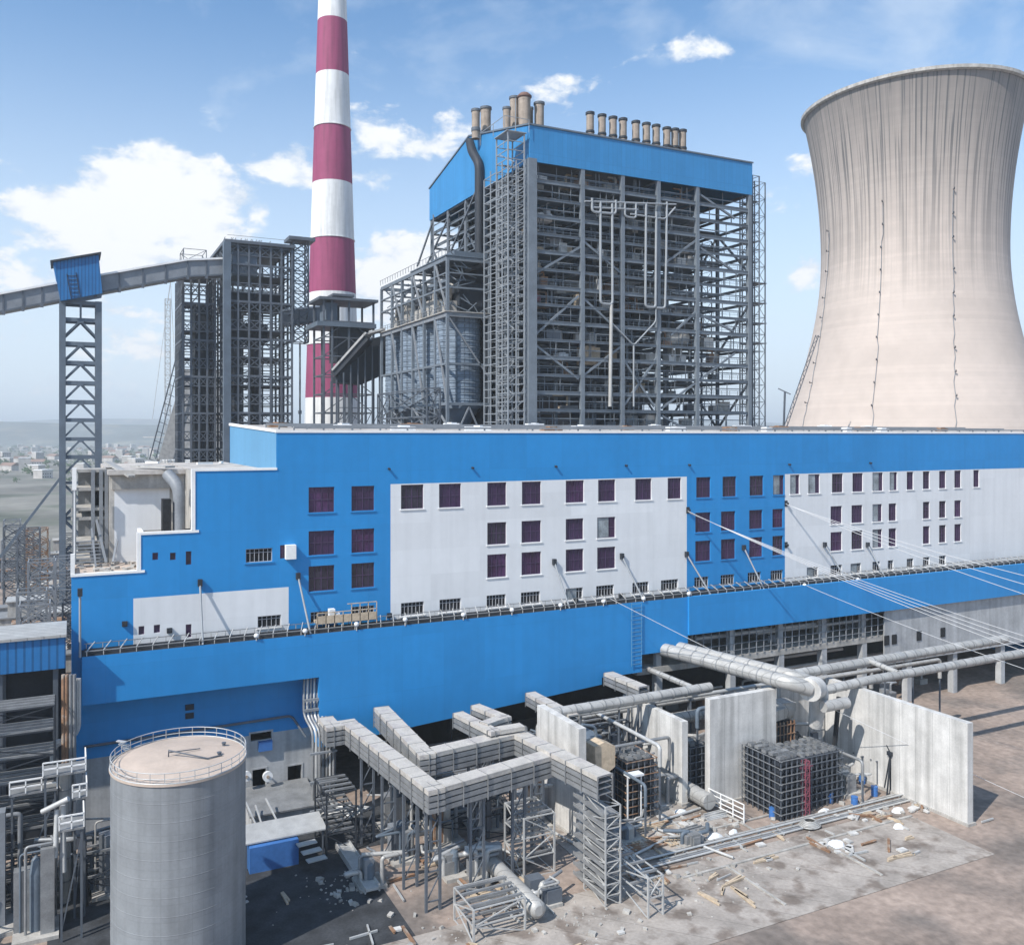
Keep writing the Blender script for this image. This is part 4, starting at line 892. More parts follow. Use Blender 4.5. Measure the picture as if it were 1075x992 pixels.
for yy in [318, 336, 361, 381, 402, 422, 441, 461, 480]:
    z = P(85, yy, Y=GY).z; q = B()
    for y in (GY, GY+5): q.bar((lx0, y, z), (lx1, y, z), .55, .9)
    q.bar((lx0, GY, z), (lx0, GY+5, z), .4); q.bar((lx1, GY, z), (lx1, GY+5, z), .4); obj('cross_beam', q, M['steelbl'], e)
    if k >= 1 or True:
        q = B(); zl = z-(18.8/903*216 if k else 18/903*216)*1.0; xm = (lx0+lx1)/2
        if k == 0: q.bar((xm, GY, z), (xm, GY, z-4.4), .5)
        else:
            q.bar((xm, GY-.05, z-.2), (lx0+.4, GY-.05, zl+.2), .42); q.bar((xm, GY-.05, z-.2), (lx1-.4, GY-.05, zl+.2), .42); q.bar((xm, GY+5, z-.2), (lx0+.4, GY+5, zl+.2), .42); q.bar((xm, GY+5, z-.2), (lx1-.4, GY+5, zl+.2), .42)
            q.box(xm-.7, xm+.7, GY-.35, GY+.3, z-.8, z-.1)
        obj('brace', q, M['steelbl'], e)
    k += 1
q = B(); q.bar((lx0, GY, 38), (lx0-14, GY, 18), .6); q.bar((lx1, GY, 38), (lx1+14, GY, 10), .6); q.lattice(lx0, lx1, GY, GY+5, 0, 36, 4, .4, .4); obj('raking_leg', q, M['steelbl'], e)
# coal slope structure and far crane behind it
e = thing('coal_chute', 'dark wedge shaped sloping structure behind the coal tower', 'chute', P(180, CY, f=300))
a, b_, c, d = P(166, 482, f=300), P(193, 388, f=300), P(240, 388, f=300), P(240, 482, f=300)
q = B(); vs = [a, b_, c, d]; q.add([(v.x, v.y, v.z) for v in vs]+[(v.x+4, v.y+10, v.z) for v in vs], [(0,3,2,1),(4,5,6,7),(0,1,5,4),(1,2,6,5),(2,3,7,6)]); q.bar(a, a-Vector((4,0,34)), 1); obj('casing', q, M['galvdk'], e)
q = B(); a2 = P(157, 482, f=295); b2 = P(193, 345, f=295); q.bar(a2, b2, .4); q.bar(a2+Vector((2,0,0)), b2+Vector((1,0,0)), .3)
for k in range(14): v = a2.lerp(b2, k/14); q.bar(v, v+Vector((2.5,0,-1)), .2)
obj('boom', q, M['steel'], e)
e = thing('lattice_crane', 'pale distant lattice crane mast with stay ropes left of the coal tower', 'crane', P(176, 480, f=420))
v = P(176, 480, f=420); q = B(); q.lattice(v.x-1.2, v.x+1.2, v.y-1.2, v.y+1.2, 0, P(176, 314, f=420).z, 40, .3, .16, 'Z'); obj('mast', q, M['galv'], e)
q = B(); tp = P(179, 296, f=420); q.bar(P(176,318,f=420), tp, .4); q.tube([tp, P(160, 440, f=420)], .12, 5); q.tube([tp, P(188, 470, f=420)], .12, 5); q.bar(P(150,459,f=420), P(180,459,f=420), .5); obj('jib', q, M['galv'], e)

# ------------------------------------------------------------------ left yard: stair frame, shed, distant yard clutter
e = thing('stair_scaffold', 'weathered concrete and steel stair frame behind the stepped blue parapet', 'stair frame', (XA(76, 124), 124, 20))
X0, X1 = XA(78, 124), XA(119, 124)
q = B()
for x in (X0, X0+2.2, (X0+X1)/2+.8, X1-.9, X1):
    for y in (122.5, 130): q.bar((x, y, 0), (x, y, 43.5), .45)
obj('column', q, M['steellt'], e)
q = B()
for z in (31.5, 33.8, 37, 38.2, 40.8, 43.2):
    q.box(X0-.4, X1, 122.4, 122.9, z, z+.4); q.box(X0, X1, 122.9, 130, z+.1, z+.3)
obj('landing', q, M['concdirty'], e)
q = B()
for k in range(8): q.box(X0+.2, X0+3.4, 118.0+k*.5, 118.35+k*.5, 31.6+k*.38, 31.72+k*.38)
q.bar((X0+3.6, 117.5, 32), (X0+2.6, 122, 37), .25); q.bar((X0+4.4, 117.5, 32), (X0+5, 120, 34.5), .25); q.bar((X0+2.4, 117, 31.6), (X0+2.0, 121, 36), .2); obj('stair_flight', q, M['steellt'], e)
q = B(); q.box(X0+2.3, X0+6.2, 123.2, 123.6, 38.8, 40.6); obj('opening', q, M['black'], e)
q = B(); q.box(X0+.5, X1-.4, 130.2, 130.5, 20, 43); obj('back_panel', q, M['galvdk'], e)
q = B(); p = P(78, 501, Y=119); q.box(p.x-.25, p.x+.25, 118.8, 119.2, p.z-1.6, p.z+1.2); q.bar((p.x, 119, 31.5), (p.x, 119, p.z), .15); solo('site_lamp', q, M['coping'], 'white boxed lamp post head left of the stair frame', 'lamp')
q = B(); p = P(108, 488, Y=121); q.rbox((p.x+2, 121.5, p.z-.6), 1.0, 6, .25, .5, .3); q.rbox((p.x+3.4, 121.5, p.z-.8), 5, .8, .25, .4, 0)
q.rbox((hx[2]-4.0, 122, HZ[2]+.25), 1.6, 7, .25, .6); solo('roof_sheets', q, M['lag'], 'loose pale sheets and boards on the concrete roof edge', 'sheet')
# blue annex at far left
e = thing('blue_annex', 'low blue annex with pale roof at the left end of the hall', 'annex', (-20, 104, 0))
ax0, ax1 = -40, hx[0]-.6; yb_ = 104.5; zt_ = P(60, 669, Y=yb_).z; zb_ = P(60, 702, Y=yb_).z
q = B(); q.box(ax0, ax1, yb_, 111.5, zb_, zt_); obj('wall', q, M['blueshed'], e)
q = B(); q.box(ax0-.3, ax1+.1, yb_-.3, 112, zt_+.01, zt_+.3); obj('roof', q, M['lag'], e)
for k in range(8):
    x = ax0+1+k*(ax1-ax0-2)/7; q = B(); q.bar((x, 105.2, 0), (x, 105.2, zb_), .5); q.bar((x, 110.5, 0), (x, 110.5, zb_), .5); obj('column', q, M['steel'], e)
q = B(); q.box(ax0, ax1, 111, 111.3, 0, zb_-.1); obj('rear_wall', q, M['steeldk'], e)

# ------------------------------------------------------------------ storage tank
TZ = 80.0; tc_ = P(188.5, 797, f=TZ); TRD = 5.95
e = thing('storage_tank', 'large cylindrical grey plated tank with tan roof and railing', 'storage tank', (tc_.x, tc_.y, 0))
q = B(); pf = []; z = .0; TT = tc_.z
nr = int(TT/1.5)
for k in range(nr): za = TT*k/nr; zb2 = TT*(k+1)/nr; pf += [(TRD, za), (TRD, zb2-.08), (TRD+.012, zb2-.05), (TRD+.012, zb2-.01)]
pf.append((TRD, TT)); q.lathe((tc_.x, tc_.y, 0), pf, 96); obj('shell', q, M['tankside'], e)
q = B(); q.lathe((tc_.x, tc_.y, TT), [(TRD+.12, -.12), (TRD+.12, .05), (TRD-.05, .06), (TRD*.6, .35), (TRD*.2, .5), (0.02, .52)], 96); obj('roof', q, M['tanktop'], e)
q = B(); RH = 1.0
for k in range(30): a = 2*math.pi*k/30; x, y = tc_.x+(TRD+.02)*math.cos(a), tc_.y+(TRD+.02)*math.sin(a); q.bar((x, y, TT), (x, y, TT+RH), .06)
for zr in (.5, 1.0):
    pts = [(tc_.x+(TRD+.02)*math.cos(2*math.pi*k/64), tc_.y+(TRD+.02)*math.sin(2*math.pi*k/64), TT+zr) for k in range(65)]; q.tube(pts, .04, 6)
pts = [(tc_.x+(TRD+.05)*math.cos(2*math.pi*k/64), tc_.y+(TRD+.05)*math.sin(2*math.pi*k/64), TT+.1) for k in range(65)]; q.tube(pts, .06, 6)
obj('railing', q, M['galv'], e)
q = B(); q.tube([(tc_.x-1, tc_.y-.3, TT+.3), (tc_.x-1, tc_.y-.3, TT+1.1), (tc_.x+2.2, tc_.y-2.2, TT+.5), (tc_.x+3.6, tc_.y-1.6, TT+.4)], .07, 8); q.tube([(tc_.x-1, tc_.y-.3, TT+.9), (tc_.x+1.9, tc_.y+.4, TT+.6)], .05, 6); obj('roof_pipe', q, M['steel'], e)
q = B()
for (dx, dy) in ((3.4,-1.2),(4.2,1.2)): q = B(); q.lathe((tc_.x+dx, tc_.y+dy, TT+.15), [(.16, 0), (.16, .35), (.22, .35), (.22, .42), (.02, .42)], 14); obj('roof_nozzle', q, M['steel'], e)
q = B(); a0_ = R(20)
for k in range(46):
    a = a0_+k*.045; z = 2+k*TT/46*.96; x, y = tc_.x+(TRD+.7)*math.cos(a), tc_.y+(TRD+.7)*math.sin(a); q.rbox((x, y, z), 1.0, .35, .08, a)
obj('spiral_stair', q, M['galv'], e)

# ------------------------------------------------------------------ vertical pipe bundle by the recess corner
for i in range(7):
    xs_ = 319+i*3.6; yy = 107.4
    t0 = P(xs_+1, 716+abs(3-i)*.5, Y=yy+1.2); t1 = P(xs_, 724, Y=yy); t2 = P(xs_, 751, Y=yy-.4); t3 = P(xs_+9.5, 768, Y=104.6-.15*i); t4 = P(xs_+9.5, 858, Y=104.6-.15*i)
    t0.z = 18.5; t4.z = 1.2+.2*i
    pts = [t0, t1, t2, t3, t4, Vector((t4.x+4, t4.y-3, t4.z))]
    q = B(); q.tube(pts, .16, 10, bend=1.0); solo('riser_pipe', q, M['galv'] if i % 2 else M['galvdk'], f'silvery riser pipe at the recess corner, {ORD[i]} from the left', 'pipe', 'bundle of riser pipes at the recess corner')
q = B()
for yp in (735, 745.5):
    p = P(318, yp, Y=107); c = P(344, yp, Y=107); q.box(p.x, c.x, 106.55, 106.85, p.z-.15, p.z+.15)
for yp in (790, 820, 850):
    p = P(324, yp, Y=104); q.box(p.x, p.x+3.4, 103.2, 103.5, max(.2, p.z-.12), max(.2, p.z)+.12)
solo('pipe_clamp', q, M['steellt'], 'steel clamp bars holding the bundle of riser pipes', 'pipe clamp')
q = B(); a = P(88, 784, Y=109.6); c = P(306, 751, Y=109.6); q.tube([a, c, c+Vector((1.5, -1.5, -2.5))], .16, 8, bend=.6); solo('recess_pipe', q, M['steel'], 'thin sloping pipe crossing the dark blue recess wall', 'pipe')
q = B(); p = P(273, 780, Y=109.7); q.box(p.x-.2, p.x+1.5, 109.4, 109.95, p.z-1, p.z+.2); solo('electrical_cabinet', q, M['bluebar'], 'small blue box on the grey wall under the barred window', 'electrical box')
for i, xp in enumerate((259, 281.5)):
    p = P(xp, 815.5, Y=108.6); e = thing('wall_fan', ['round white fan left of the dark doorway','round white fan right of the dark doorway'][i], 'fan', (p.x, 109, p.z), 'round fans beside the doorway')
    q = B(); q.tube([(p.x, 108.7, p.z), (p.x, 109.1, p.z)], .62, 18); obj('disc', q, M['tarp'], e)
    q = B(); q.tube([(p.x, 108.55, p.z), (p.x, 108.69, p.z)], .2, 10); q.bar((p.x, 109.1, p.z), (p.x, 109.98, p.z), .15); obj('hub', q, M['rust'], e)
# canopy and low roofs right of the tank
e = thing('lean_to_shed', 'grey lean-to shed against the foot of the hall wall', 'shed', (XA(262,105), 104, 0))
a = XA(258, 106); c = XA(330, 106); q = B(); q.prism([(109.9, 3.6), (103.5, 2.6), (103.5, 2.8), (109.9, 3.8)], 'X', a, c); obj('roof', q, M['galvdk'], e)
q = B(); q.box(a+.3, c-.3, 104, 104.3, 0, 2.6); q.box(a+.3, a+.5, 104.3, 109.5, 0, 2.8); obj('wall', q, M['lowwall'], e)
e = thing('canopy_shed', 'small blue cabin under a pale corrugated canopy right of the tank', 'shed', P(300, 885, z=0))
p = P(286, 880, z=3.2); q = B(); q.prism([(p.y, 3.0), (p.y+3.5, 3.6), (p.y+3.5, 3.75), (p.y, 3.15)], 'X', p.x-3, p.x+6.2); obj('roof', q, M['galv'], e)
q = B(); q.box(p.x-2.6, p.x+2.8, p.y-.6, p.y+3, 0, 2.85); obj('cabin', q, M['bluebar'], e)
q = B(); 
for k in range(3): q.rbox((p.x+3.6+.3*k, p.y-1.0-k*1.0, 2.4-.5*k), 2.2, .9, .12, .1)
obj('side_shelf', q, M['galv'], e)
q = B(); 
for dx in (-2.8, 5.8): q.bar((p.x+dx, p.y+.3, 0), (p.x+dx, p.y+.3, 3), .15)
obj('post', q, M['steel'], e)
for i, (a, c) in enumerate((((258,842),(275,880)),((279,838),(294,868)),((268,845),(281,884)))):
    q = B(); q.bar(P(*a, Y=104), P(*c, Y=100), .16); solo('leaning_pole', q, M['galv'], ['long pole leaning right beside the tank','short pole leaning above the canopy','middle pole leaning between two others beside the tank'][i], 'pole', 'poles leaning beside the tank')

# ------------------------------------------------------------------ cable trays on legs
def tray(name, lab, path, top=12.6, w_=1.9, lv=4, dz=.62, legs=(), group='cable tray routes in the yard', mat_top='traytop', stub=False):
    e = thing(name, lab, 'cable tray', (path[0][0], path[0][1], 0), group)
    for k in range(lv):
        q = B(); z = top-k*dz
        for (a, c) in zip(path[:-1], path[1:]):
            d = Vector((c[0]-a[0], c[1]-a[1], 0)).normalized(); ex = d*(w_/2)
            aa = Vector((*a, z))+ (Vector() if a == path[0] else ex); c2 = Vector((*c, z))+(Vector() if c == path[-1] else ex)
            q.bar(aa, c2, w_-.01*k, .09 if k else .14)
            sd = Vector((-d.y, d.x, 0))*(w_/2-.03)
            for s_ in (1, -1): q.bar(aa+sd*s_+Vector((0,0,-.24)), c2+sd*s_+Vector((0,0,-.24)), .05, .38)
        for i_ in range(1, len(path)-1):
            d = Vector((path[i_][0]-path[i_-1][0], path[i_][1]-path[i_-1][1], 0)).normalized(); sd = Vector((-d.y, d.x, 0))*(w_/2)
            c2 = Vector((*path[i_], z-.24))+d*(w_/2+.02); q.bar(c2-sd, c2+sd, .05, .38)
        obj('cover' if k == 0 else 'tray_tier', q, M[mat_top] if k == 0 else M['galvdk'], e)
    q = B(); jn = B()
    for (a, c) in zip(path[:-1], path[1:]):
        d = Vector((c[0]-a[0], c[1]-a[1], 0)); n_ = int(d.length/2.6); sd = Vector((-d.y, d.x, 0)).normalized()*(w_/2+.08)
        for j in range(n_+1):
            p = Vector((*a, 0))+d*(j/max(1, n_)); 
            for s_ in (1, -1): q.bar(p+sd*s_+Vector((0,0,top-lv*dz)), p+sd*s_+Vector((0,0,top+.05)), .09)
            q.bar(p+sd+Vector((0,0,top+.09)), p-sd+Vector((0,0,top+.09)), .05, .04); obj('bracket', q, M['galvdk'], e); q = B()
    for (x, y) in legs:
        q = B(); z1 = top-lv*dz-.05
        for s_ in (-.75, .75): q.bar((x+s_, y, 0), (x+s_, y, z1), .26)
        q.bar((x-.9, y, z1-.15), (x+.9, y, z1-.15), .2)
        for j in range(3): zj = 1+j*3; q.bar((x-.75, y, zj), (x+.75, y, zj+2.6), .1); q.bar((x-.75, y, zj), (x+.75, y, zj), .12)
        obj('leg', q, M['steel'], e)
    return e
ax = 31.2
tray('cable_tray', 'long stacked cable tray running from the wall and turning right nearest the camera', [(ax-2.2, 105.6), (ax-2.2, 102.6), (ax, 102.6), (ax+1.9, 80.3), (48.4, 83.2)], legs=[(ax-2.2, 104), (ax+.5, 97), (ax+1, 91), (ax+1.5, 85.5), (ax+2, 80.4), (38.5, 81.2), (44, 82.3)])
tray('cable_tray', 'stacked cable tray forming the inner loop beside the concrete fire wall', [(36.4, 105.6), (35.6, 88.6), (47.9, 90.2), (50.0, 74.6)], top=12.9, legs=[(36.1, 99), (35.7, 89), (42, 89.3), (48.4, 86)])
Pz = lambda x, y, z: tuple(P(x, y, z=z)[:2])
zz1 = 13.8
def ptray(lab, pix, top, w_, lv):
    pts = [Pz(x, y, top) for x, y in pix]; pts = [(x, min(y, 105.9)) for x, y in pts]
    tray('cable_tray', lab, pts, top=top, w_=w_, lv=lv, legs=[((pts[0][0]*.3+pts[1][0]*.7), pts[0][1]*.3+pts[1][1]*.7), (pts[-1][0], pts[-1][1]+.3)])
ptray('short angled cable tray close to the blue wall', [(481, 748), (517, 766), (548, 761)], 13.6, 1.4, 3)
ptray('pale branch tray hooking back toward the short angled one', [(499, 740), (529, 752), (508, 759)], 13.8, 1.3, 2)
ptray('straight cable tray coming out above the concrete fire wall', [(557, 727), (603, 751)], P(557, 727, Y=105.8).z, 1.5, 3)
ptray('high short cable tray left of the twin lagged pipes', [(639, 706), (676, 721)], P(639, 706, Y=105.8).z, 1.6, 3)
# end ladder: trays dropping at the end of the inner loop
e = thing('cable_riser', 'tall lattice cable riser below the end of the inner loop tray', 'cable tray', (50.2, 74.5, 0))
q = B(); q.lattice(49.3, 51.1, 73.5, 77.5, 0, 10.2, 9, .14, .08, 'Z'); obj('frame', q, M['galv'], e)
q = B()
for k in range(9): z = .8+k*1.05; q.box(49.35, 51.05, 73.6, 79.5, z, z+.1); q.box(49.15, 49.25, 73.6, 79.5, z-.05, z+.3)
obj('tray_tier', q, M['galvdk'], e)
q = B(); c = P(372, 900, z=.8); q.box(c.x-1, c.x+.6, c.y-7, c.y+4, .5, .75); q.box(c.x-1.05, c.x-.9, c.y-7, c.y+4, .3, 1.0); q.box(c.x+.5, c.x+.65, c.y-7, c.y+4, .3, 1.0)
for k in range(4): q.bar((c.x-.2, c.y-6+k*3, 0), (c.x-.2, c.y-6+k*3, .5), .3)
solo('ground_tray', q, M['galv'], 'low pale cable trough lying on the ground left of the tall trays', 'cable tray')
# structures within the loop: small steel frames, pipes, tanks
def small_frame(x0, x1, y0, y1, h, n_, lab, m_='galv'):
    e = thing('steel_rack', lab, 'steel rack', (x0, y0, 0), 'steel racks in the yard'); q = B(); q.lattice(x0, x1, y0, y1, 0, h, n_, .18, .1, 'Z'); obj('frame', q, M[m_], e)
    q = B()
    for k in range(1, n_+1):
        z = h*k/n_
        for j in range(4): yy = y0+(y1-y0)*(j+.5)/4; q = B(); q.bar((x0, yy, z+.1), (x1, yy, z+.1), .22); obj('pipe', q, M['galvdk'], e)
small_frame(34.5, 40, 73.5, 78, 3.2, 2, 'low steel pipe rack below the nearest tray corner')
small_frame(44.5, 48.3, 82, 86.5, 6.5, 3, 'steel rack inside the tray loop')
small_frame(52, 53.8, 70, 78, 4, 2, 'low rack at the foot of the cable riser')
small_frame(26.5, 30, 96, 101, 7, 3, 'dark steel rack between the riser pipes and trays', 'steeldk')
small_frame(38.5, 48, 92, 103, 8, 3, 'dark steel rack behind the tray loop', 'steeldk')
small_frame(59, 69, 97, 104, 9, 3, 'dark steel rack behind the second fire wall', 'steeldk')
e = thing('horizontal_vessel', 'long grey horizontal vessel lying inside the tray loop', 'vessel', (42, 78, 0))
q = B(); q.tube([(41.5, 84.2, 1.6), (41.5, 84, 1.6), (41.5, 73.5, 1.6), (41.5, 73.3, 1.6)], [.5, .85, .85, .5], 16); obj('barrel', q, M['lag'], e)
q = B(); [q.box(40.9, 42.1, y, y+.4, 0, 1.0) for y in (75, 79, 82.5)]; obj('saddle', q, M['concdirty'], e)

# ------------------------------------------------------------------ concrete fire walls
def fwall(lab, x0, x1, y0, y1, h): 
    e = thing('fire_wall', lab, 'concrete wall', (x0, y0, 0), 'concrete fire walls in the yard'); q = B(); q.box(x0, x1, y0, y1, -.1, h); obj('panel', q, M['conc'], e)
    q = B(); q.box(x0-.25, x1+.25, y0-.25, y1+.25, 0, .35); obj('plinth', q, M['concdirty'], e)
fwall('pale concrete fire wall rising behind the tray loop', 54.3, 55.3, 86.5, 96.5, 13.4)
fwall('lowest concrete fire wall with shadowed left part, between the others', 71.8, 72.7, 89.4, 102.6, 10.9)
fwall('broad grey blue concrete fire wall facing the camera behind the scaffold cages', 75.0, 86.3, 87.8, 88.8, 13.8)
fwall('long sunlit concrete fire wall at the right edge', 99.9, 100.9, 70, 92, 12.6)
fwall('distant concrete wall stub behind the caged stack', 91.5, 99.6, 92.2, 93, 12.4)

# ------------------------------------------------------------------ lagged pipes
def bigpipe(lab, pts, r, bend=2, grp='large lagged pipes in the yard', rings=2.2):
    e = thing('lagged_pipe', lab, 'pipe', pts[0], grp); q = B(); q.tube(pts, r, 20, bend=bend); obj('lagging', q, M['lag'], e)
    q = B()
    for (a, c) in zip(pts[:-1], pts[1:]):
        a = Vector(a); c = Vector(c); n_ = int((c-a).length/rings); d = (c-a).normalized()
        for k in range(1, n_): p = a.lerp(c, k/n_); q.tube([p, p+d*.14], r+.05, 20)
    if q.v: obj('band', q, M['galvdk'], e)
    return e
bigpipe('left one of the twin fat lagged pipes leaving the open bay', [(81.2, 112, 15.3), (86.6, 85.8, 15.1), (89.4, 85.0, 14.2)], .98)
bigpipe('right one of the twin fat lagged pipes leaving the open bay', [(83.9, 112, 15.3), (89.2, 87.6, 15.2), (91.5, 87.0, 14.4)], .9)
bigpipe('long lagged pipe crossing behind the fire walls toward the tray loop', [(55, 96, 12.2), (82, 96, 12.4)], .68)
bigpipe('thin lagged pipe below the twin pipes', [(79.6, 111, 12.5), (79.6, 97, 12.4)], .4)
bigpipe('upper lagged pipe running right past the sunlit fire wall', [(91, 91.5, 14.0), (140, 91.5, 14.4)], .7)
bigpipe('lower lagged pipe running right past the sunlit fire wall', [(93, 86.5, 13.0), (102, 86.5, 13.4), (140, 86.5, 13.6)], .62)
bigpipe('cross pipe linking the two right hand pipes', [(108, 86.3, 13.8), (108, 91.5, 14.4)], .4)
bigpipe('low lagged pipe in front of the shadowed fire wall', [(72.9, 98, 8.0), (74.8, 98, 8.0), (84, 98, 8)], .8)
bigpipe('short lagged drum between the middle fire walls', [(73.4, 92, 1.6), (73.4, 86.0, 1.6)], 1.0)
# hood and machinery behind the caged stack
p = P(836, 730, Y=88)
e = thing('bell_hood', 'wide concrete grey elbow hood at the end of the twin pipes', 'duct', (92, 87, 8))
q = B(); q.tube([(89.2, 84.8, 14.1), (90.6, 85.4, 14.2), (92.6, 86.2, 13.2), (93.0, 87.4, 8)], [1.55, 1.5, 1.2, .9], 20, bend=1.2); obj('hood', q, M['conc'], e)
q = B(); q.tube([(91.0, 84.2, 11.8), (95.4, 84.2, 11.8)], .75, 14); obj('outlet', q, M['lag'], e)
q = B(); q.bar((p.x+5.0, 86, 5.5), (p.x+5.8, 86, 12), .45); solo('dark_post', q, M['black'], 'dark slanting post leaning on the sunlit fire wall', 'post')
e = thing('fan_unit', 'pale ribbed machine with rounded casing above the caged stack', 'machine', (86, 89, 0))
q = B(); q.box(86.4, 91, 89.3, 94.5, 0, 8.4); obj('base_frame', q, M['steeldk'], e)
q = B(); q.tube([(86.2, 91, 9.6), (91.4, 91, 9.6)], 1.5, 16); q.rbox((88, 89.8, 9.7), 3, 1.8, 1.4, .2); q.rbox((90.8, 90.5, 10.2), 2, 1.6, 1.2, -.2); obj('casing', q, M['lag'], e)
q = B()
for k in range(8): xx = 86.4+k*.65; q.bar((xx, 89.15, 0), (xx, 89.15, 8.6), .14)
for k in range(7): q.bar((86.3, 89.1, .6+k*1.25), (91.1, 89.1, .6+k*1.25), .12)
obj('scaffold', q, M['rust'], e)

# ------------------------------------------------------------------ machinery and pipework packed round the fire walls
rnd = random.Random(42)
def skid(x, y, sx, sy, h, lab, seed, m_='galvdk'):
    rr = random.Random(seed); e = thing('pump_skid', lab, 'machine', (x, y, 0), 'pump skids around the fire walls')
    q = B(); q.box(x-sx/2, x+sx/2, y-sy/2, y+sy/2, 0, .4); obj('base', q, M['concdirty'], e)
    q = B()
    for k in range(rr.randint(2, 4)): cx, cy = x+rr.uniform(-.3, .3)*sx, y+rr.uniform(-.3, .3)*sy; hh = rr.uniform(.4, .9)*h; q.rbox((cx, cy, .4+hh/2), rr.uniform(.8, 1.8), rr.uniform(.8, 1.6), hh)
    obj('casing', q, M[m_], e)
    for k in range(rr.randint(3, 5)):
        x0, y0 = x+rr.uniform(-.5, .5)*sx, y+rr.uniform(-.5, .5)*sy; z1 = rr.uniform(.5, 1.1)*h; q = B()
        q.tube([(x0, y0, .4), (x0, y0, z1), (x0+rr.choice([-1, 1])*rr.uniform(1, 3), y0, z1), (x0+rr.choice([-1, 1])*rr.uniform(1, 3), y0+1.5, z1)], rr.uniform(.1, .28), 8, bend=.4); obj('pipe', q, M[rr.choice(['galv', 'galvdk', 'lag', 'steellt', 'steelbl'])], e)
    q = B(); q.lathe((x, y, .4), [(.6, 0), (.6, h*.6), (.4, h*.75), (.02, h*.8)], 14); obj('vessel', q, M['lag' if seed % 2 else 'steelbl'], e)
for i, (x, y, sx, sy, h) in enumerate(((59, 92, 4, 4, 5), (61, 99, 5, 4, 8), (68.5, 92, 3.5, 5, 6), (68.5, 99, 4, 4, 8), (78, 94, 5, 4, 7), (83, 95, 5, 4, 8), (90, 97, 5, 4, 8), (95.5, 90, 4, 4, 7), (94.5, 84, 3.5, 4, 3.4), (96.5, 97, 5, 5, 9), (105, 97, 6, 5, 7), (46, 95, 4, 4, 7), (41, 84, 4, 3, 3.5), (110, 84, 5, 5, 5), (73, 96, 2, 3, 6), (58, 104, 5, 3, 8), (118, 96, 6, 5, 8))):
    skid(x, y, sx, sy, h, f'grey pump skid with upright pipes among the fire walls, {ORD[i]} in the yard', i+3, ['galvdk', 'concdirty', 'steellt', 'steel'][i % 4])
for i, (x, y, sx, sy, h) in enumerate(((36, 99, 4, 4, 7), (41, 98, 4, 4, 8), (34, 92, 3, 4, 5), (40, 93, 4, 4, 6), (38, 86, 3, 3, 3), (44, 77, 3, 3, 2.5), (29, 88, 3, 3, 3), (52, 93, 3, 4, 6), (66, 80.5, 3, 1.5, 1.5), (60, 84.5, 3, 2, 2), (-8, 96, 7, 5, 13), (-15, 100, 6, 5, 16), (-3, 93, 4, 4, 9), (-12, 90, 5, 4, 8), (4, 98, 4, 3, 7), (-20, 96, 5, 5, 12))):
    skid(x, y, sx, sy, h, (f'grey skid with tangled pipes around the tray legs, {ORD[i]} of its kind' if x > 20 else f'tall skid with tangled pipes left of or behind the tank, {ORD[i-10]} of its kind'), i+40, ['galvdk', 'steel', 'steellt', 'rust'][i % 4])
for i, (p0, p1, z, r_) in enumerate((((56, 98.5), (99, 98.5), 10.6, .3), ((57, 101), (120, 101), 9.2, .35), ((55.5, 91), (71, 91), 8.6, .22), ((62, 84), (62, 97), 6.4, .2), ((66, 86.5), (66, 104), 9.6, .25), ((90, 94.5), (128, 94.5), 11.6, .3), ((93.5, 80), (93.5, 93), 5.6, .2), ((76, 91.5), (88, 91.5), 11.4, .28))):
    e = thing('yard_pipe', f'grey elevated pipe on posts between hall and fire walls, {ORD[i]} of its kind', 'pipe', (*p0, z), 'elevated pipes among the fire walls'); q = B(); q.tube([(*p0, z-2.5), (*p0, z), (*p1, z), (*p1, z-3)], r_, 10, bend=.6); obj('barrel', q, M[['galv', 'lag', 'galvdk', 'steelbl'][i % 4]], e)
    d = Vector((p1[0]-p0[0], p1[1]-p0[1], 0)); nn_ = max(1, int(d.length/6))
    for k in range(nn_+1):
        v = Vector((*p0, 0))+d*(k/nn_); q = B(); q.bar(v, v+Vector((0, 0, z-r_)), .2); obj('post', q, M['steel'], e)
for i, (x, y) in enumerate(((56.5, 84), (60.5, 81.5), (64.5, 85.5), (68.3, 82.5), (73.5, 84.5))):
    q = B(); rr = random.Random(i)
    for k in range(9): q.rbox((x+rr.uniform(-.4, .4), y+k*.16, .12+.12*(k % 3)), rr.uniform(3, 4.4), .14, .12, rr.uniform(-.1, .1))
    solo('pipe_bundle', q, M[['galv', 'rust', 'wood', 'galvdk', 'galv'][i]], ['pale bundle of rods right of the cable riser','rusty bundle of rods in the yard centre','timber bundle before the caged stack','dull bundle of rods at the shadowed wall','pale bundle of rods beside the guard fence'][i], 'bundle', 'material bundles on the yard')
# shallow trenches and kerb strips that divide the slab
for i, (x0, x1, y0, y1) in enumerate(((56, 76, 85.6, 85.9), (57.5, 57.9, 79, 86), (64, 64.3, 79, 88), (69.5, 69.8, 79, 90), (56, 80, 82.4, 82.65), (75, 75.3, 79, 86), (60, 96, 74.6, 74.9), (66, 66.3, 66, 74.6), (80, 80.3, 66, 74.6))):
    q = B(); q.box(x0, x1, y0, y1, .061, .2); structure('kerb_strip', q, M['concdirty'])
